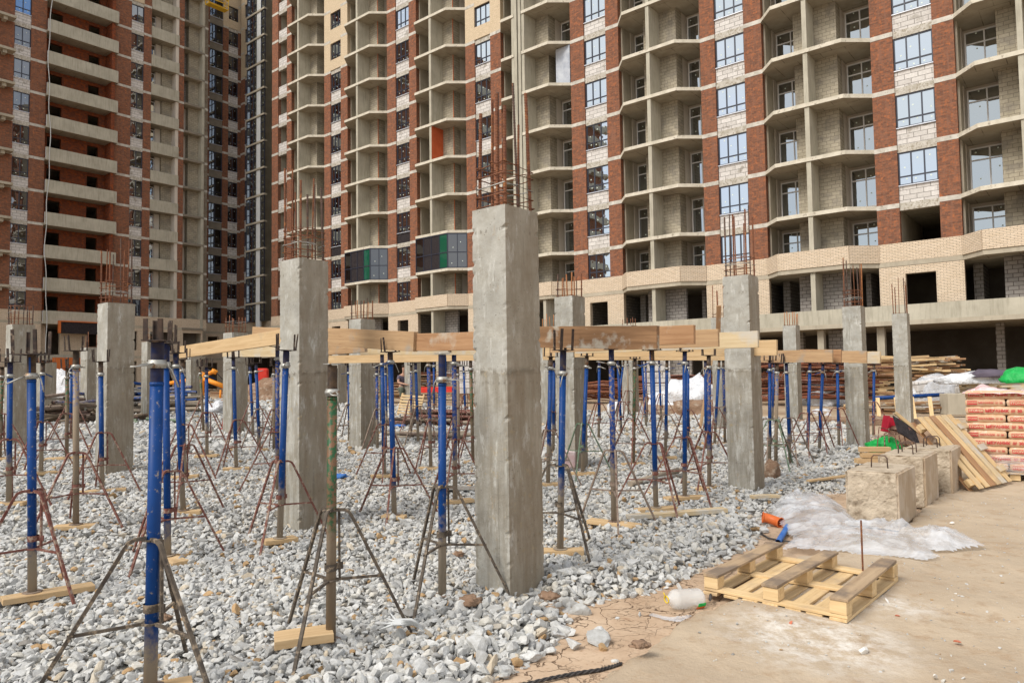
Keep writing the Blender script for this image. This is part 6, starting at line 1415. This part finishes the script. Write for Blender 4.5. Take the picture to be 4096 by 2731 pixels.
MB().box(-.5, .5, -.4, .4, .6, 2.0).build('body', 'plastic_red', t, bevel=.15); q = MB(); q.tube([(-.1, -.5, .45), (-.1, -.3, .45)], .42, 16); q.build('wheel', 'cable_black', t)

# crouching worker far behind, half hidden by a column
def person(loc, rz):
    t = thing('person', 'worker in a dark purple t-shirt and olive trousers crouching beside a far column', 'person', loc, (0, 0, rz))
    def skin(name, pts, edges, mat, parent, root=0, sub=2):
        me = bpy.data.meshes.new(name); me.from_pydata([p[:3] for p in pts], edges, []); o = bpy.data.objects.new(name, me); C.objects.link(o); o.parent = parent; me.materials.append(M[mat])
        sk = o.modifiers.new('skin', 'SKIN'); ss = o.modifiers.new('sub', 'SUBSURF'); ss.levels = ss.render_levels = sub
        for i, p in enumerate(pts): me.skin_vertices[0].data[i].radius = (p[3], p[3]); 
        me.skin_vertices[0].data[root].use_root = True; sk.use_smooth_shade = True; return o
    body = [(0, 0, .42, .13), (0, -.02, .58, .12), (0, -.07, .76, .14), (0, -.10, .90, .12), (0, -.12, 1.0, .055), (0, -.15, 1.08, .075), (0, -.17, 1.19, .095), (0, -.17, 1.27, .075),
            (-.19, -.10, .88, .06), (-.26, -.22, .66, .045), (-.10, -.42, .60, .034), (-.05, -.49, .60, .028), (.19, -.10, .88, .06), (.26, -.22, .66, .045), (.10, -.42, .60, .034), (.05, -.49, .60, .028),
            (-.12, -.05, .38, .10), (-.20, -.42, .48, .075), (-.18, -.28, .10, .05), (-.18, -.36, .04, .042), (-.18, -.46, .03, .035), (.12, -.05, .38, .10), (.20, -.42, .48, .075), (.18, -.28, .10, .05), (.18, -.36, .04, .042), (.18, -.46, .03, .035)]
    ed = [(0, 1), (1, 2), (2, 3), (3, 4), (4, 5), (5, 6), (6, 7), (3, 8), (8, 9), (9, 10), (10, 11), (3, 12), (12, 13), (13, 14), (14, 15), (0, 16), (16, 17), (17, 18), (18, 19), (19, 20), (0, 21), (21, 22), (22, 23), (23, 24), (24, 25)]
    bo = skin('body', body, ed, 'skin', t)
    sh = [(0, -.01, .50, .145), (0, -.02, .60, .14), (0, -.07, .76, .158), (0, -.10, .88, .14), (0, -.115, .96, .075), (-.19, -.10, .87, .078), (-.245, -.17, .74, .066), (.19, -.10, .87, .078), (.245, -.17, .74, .066)]
    skin('t_shirt', sh, [(0, 1), (1, 2), (2, 3), (3, 4), (3, 5), (5, 6), (3, 7), (7, 8)], 'cloth_purple', t)
    tr = [(0, 0, .42, .15), (-.12, -.05, .38, .118), (-.20, -.42, .48, .094), (-.18, -.28, .13, .066), (.12, -.05, .38, .118), (.20, -.42, .48, .094), (.18, -.28, .13, .066), (0, -.01, .5, .14)]
    skin('trousers', tr, [(0, 7), (0, 1), (1, 2), (2, 3), (0, 4), (4, 5), (5, 6)], 'cloth_olive', t)
    for s__ in (-1, 1):
        sk_ = skin('shoe', [(s__*.18, -.24, .05, .05), (s__*.18, -.36, .045, .048), (s__*.18, -.47, .035, .036)], [(0, 1), (1, 2)], 'cable_black', t, 0, 1)
        hx = s__*.05
        for k in range(5):
            a = (k-2)*.014; skin('finger', [(hx+a, -.50, .60, .010), (hx+a*1.3, -.535-.004*(2-abs(k-2)), .585, .009), (hx+a*1.3, -.55, .555, .008)], [(0, 1), (1, 2)], 'skin', bo, 0, 1)
    blob((0, -.155, 1.24), .105, .115, .10, 'hair', 'hair', None, None, 3, .05, 1.5, t, 3, -.15)
    for s__ in (-1, 1): blob((s__*.035, -.262, 1.205), .012, .008, .010, 'hair', 'eye', None, None, 3, .02, 1, t, 1, -1)
    blob((0, -.272, 1.17), .014, .02, .022, 'skin', 'nose', None, None, 3, .02, 1, t, 2, -1); blob((0, -.258, 1.12), .028, .008, .007, 'bar_maroon', 'mouth', None, None, 3, .02, 1, t, 1, -1)
    return t
p = at_depth(1612, 1568, ground(1650, 1637).y+.6); person((p.x, p.y, p.z-.30), .5)
plank_heap(1610, 1600, 2.5, 1.0, .5, 16, ['timber_brown', 'timber_pale'], 'low plank pile under the crouching worker', 21, 2)
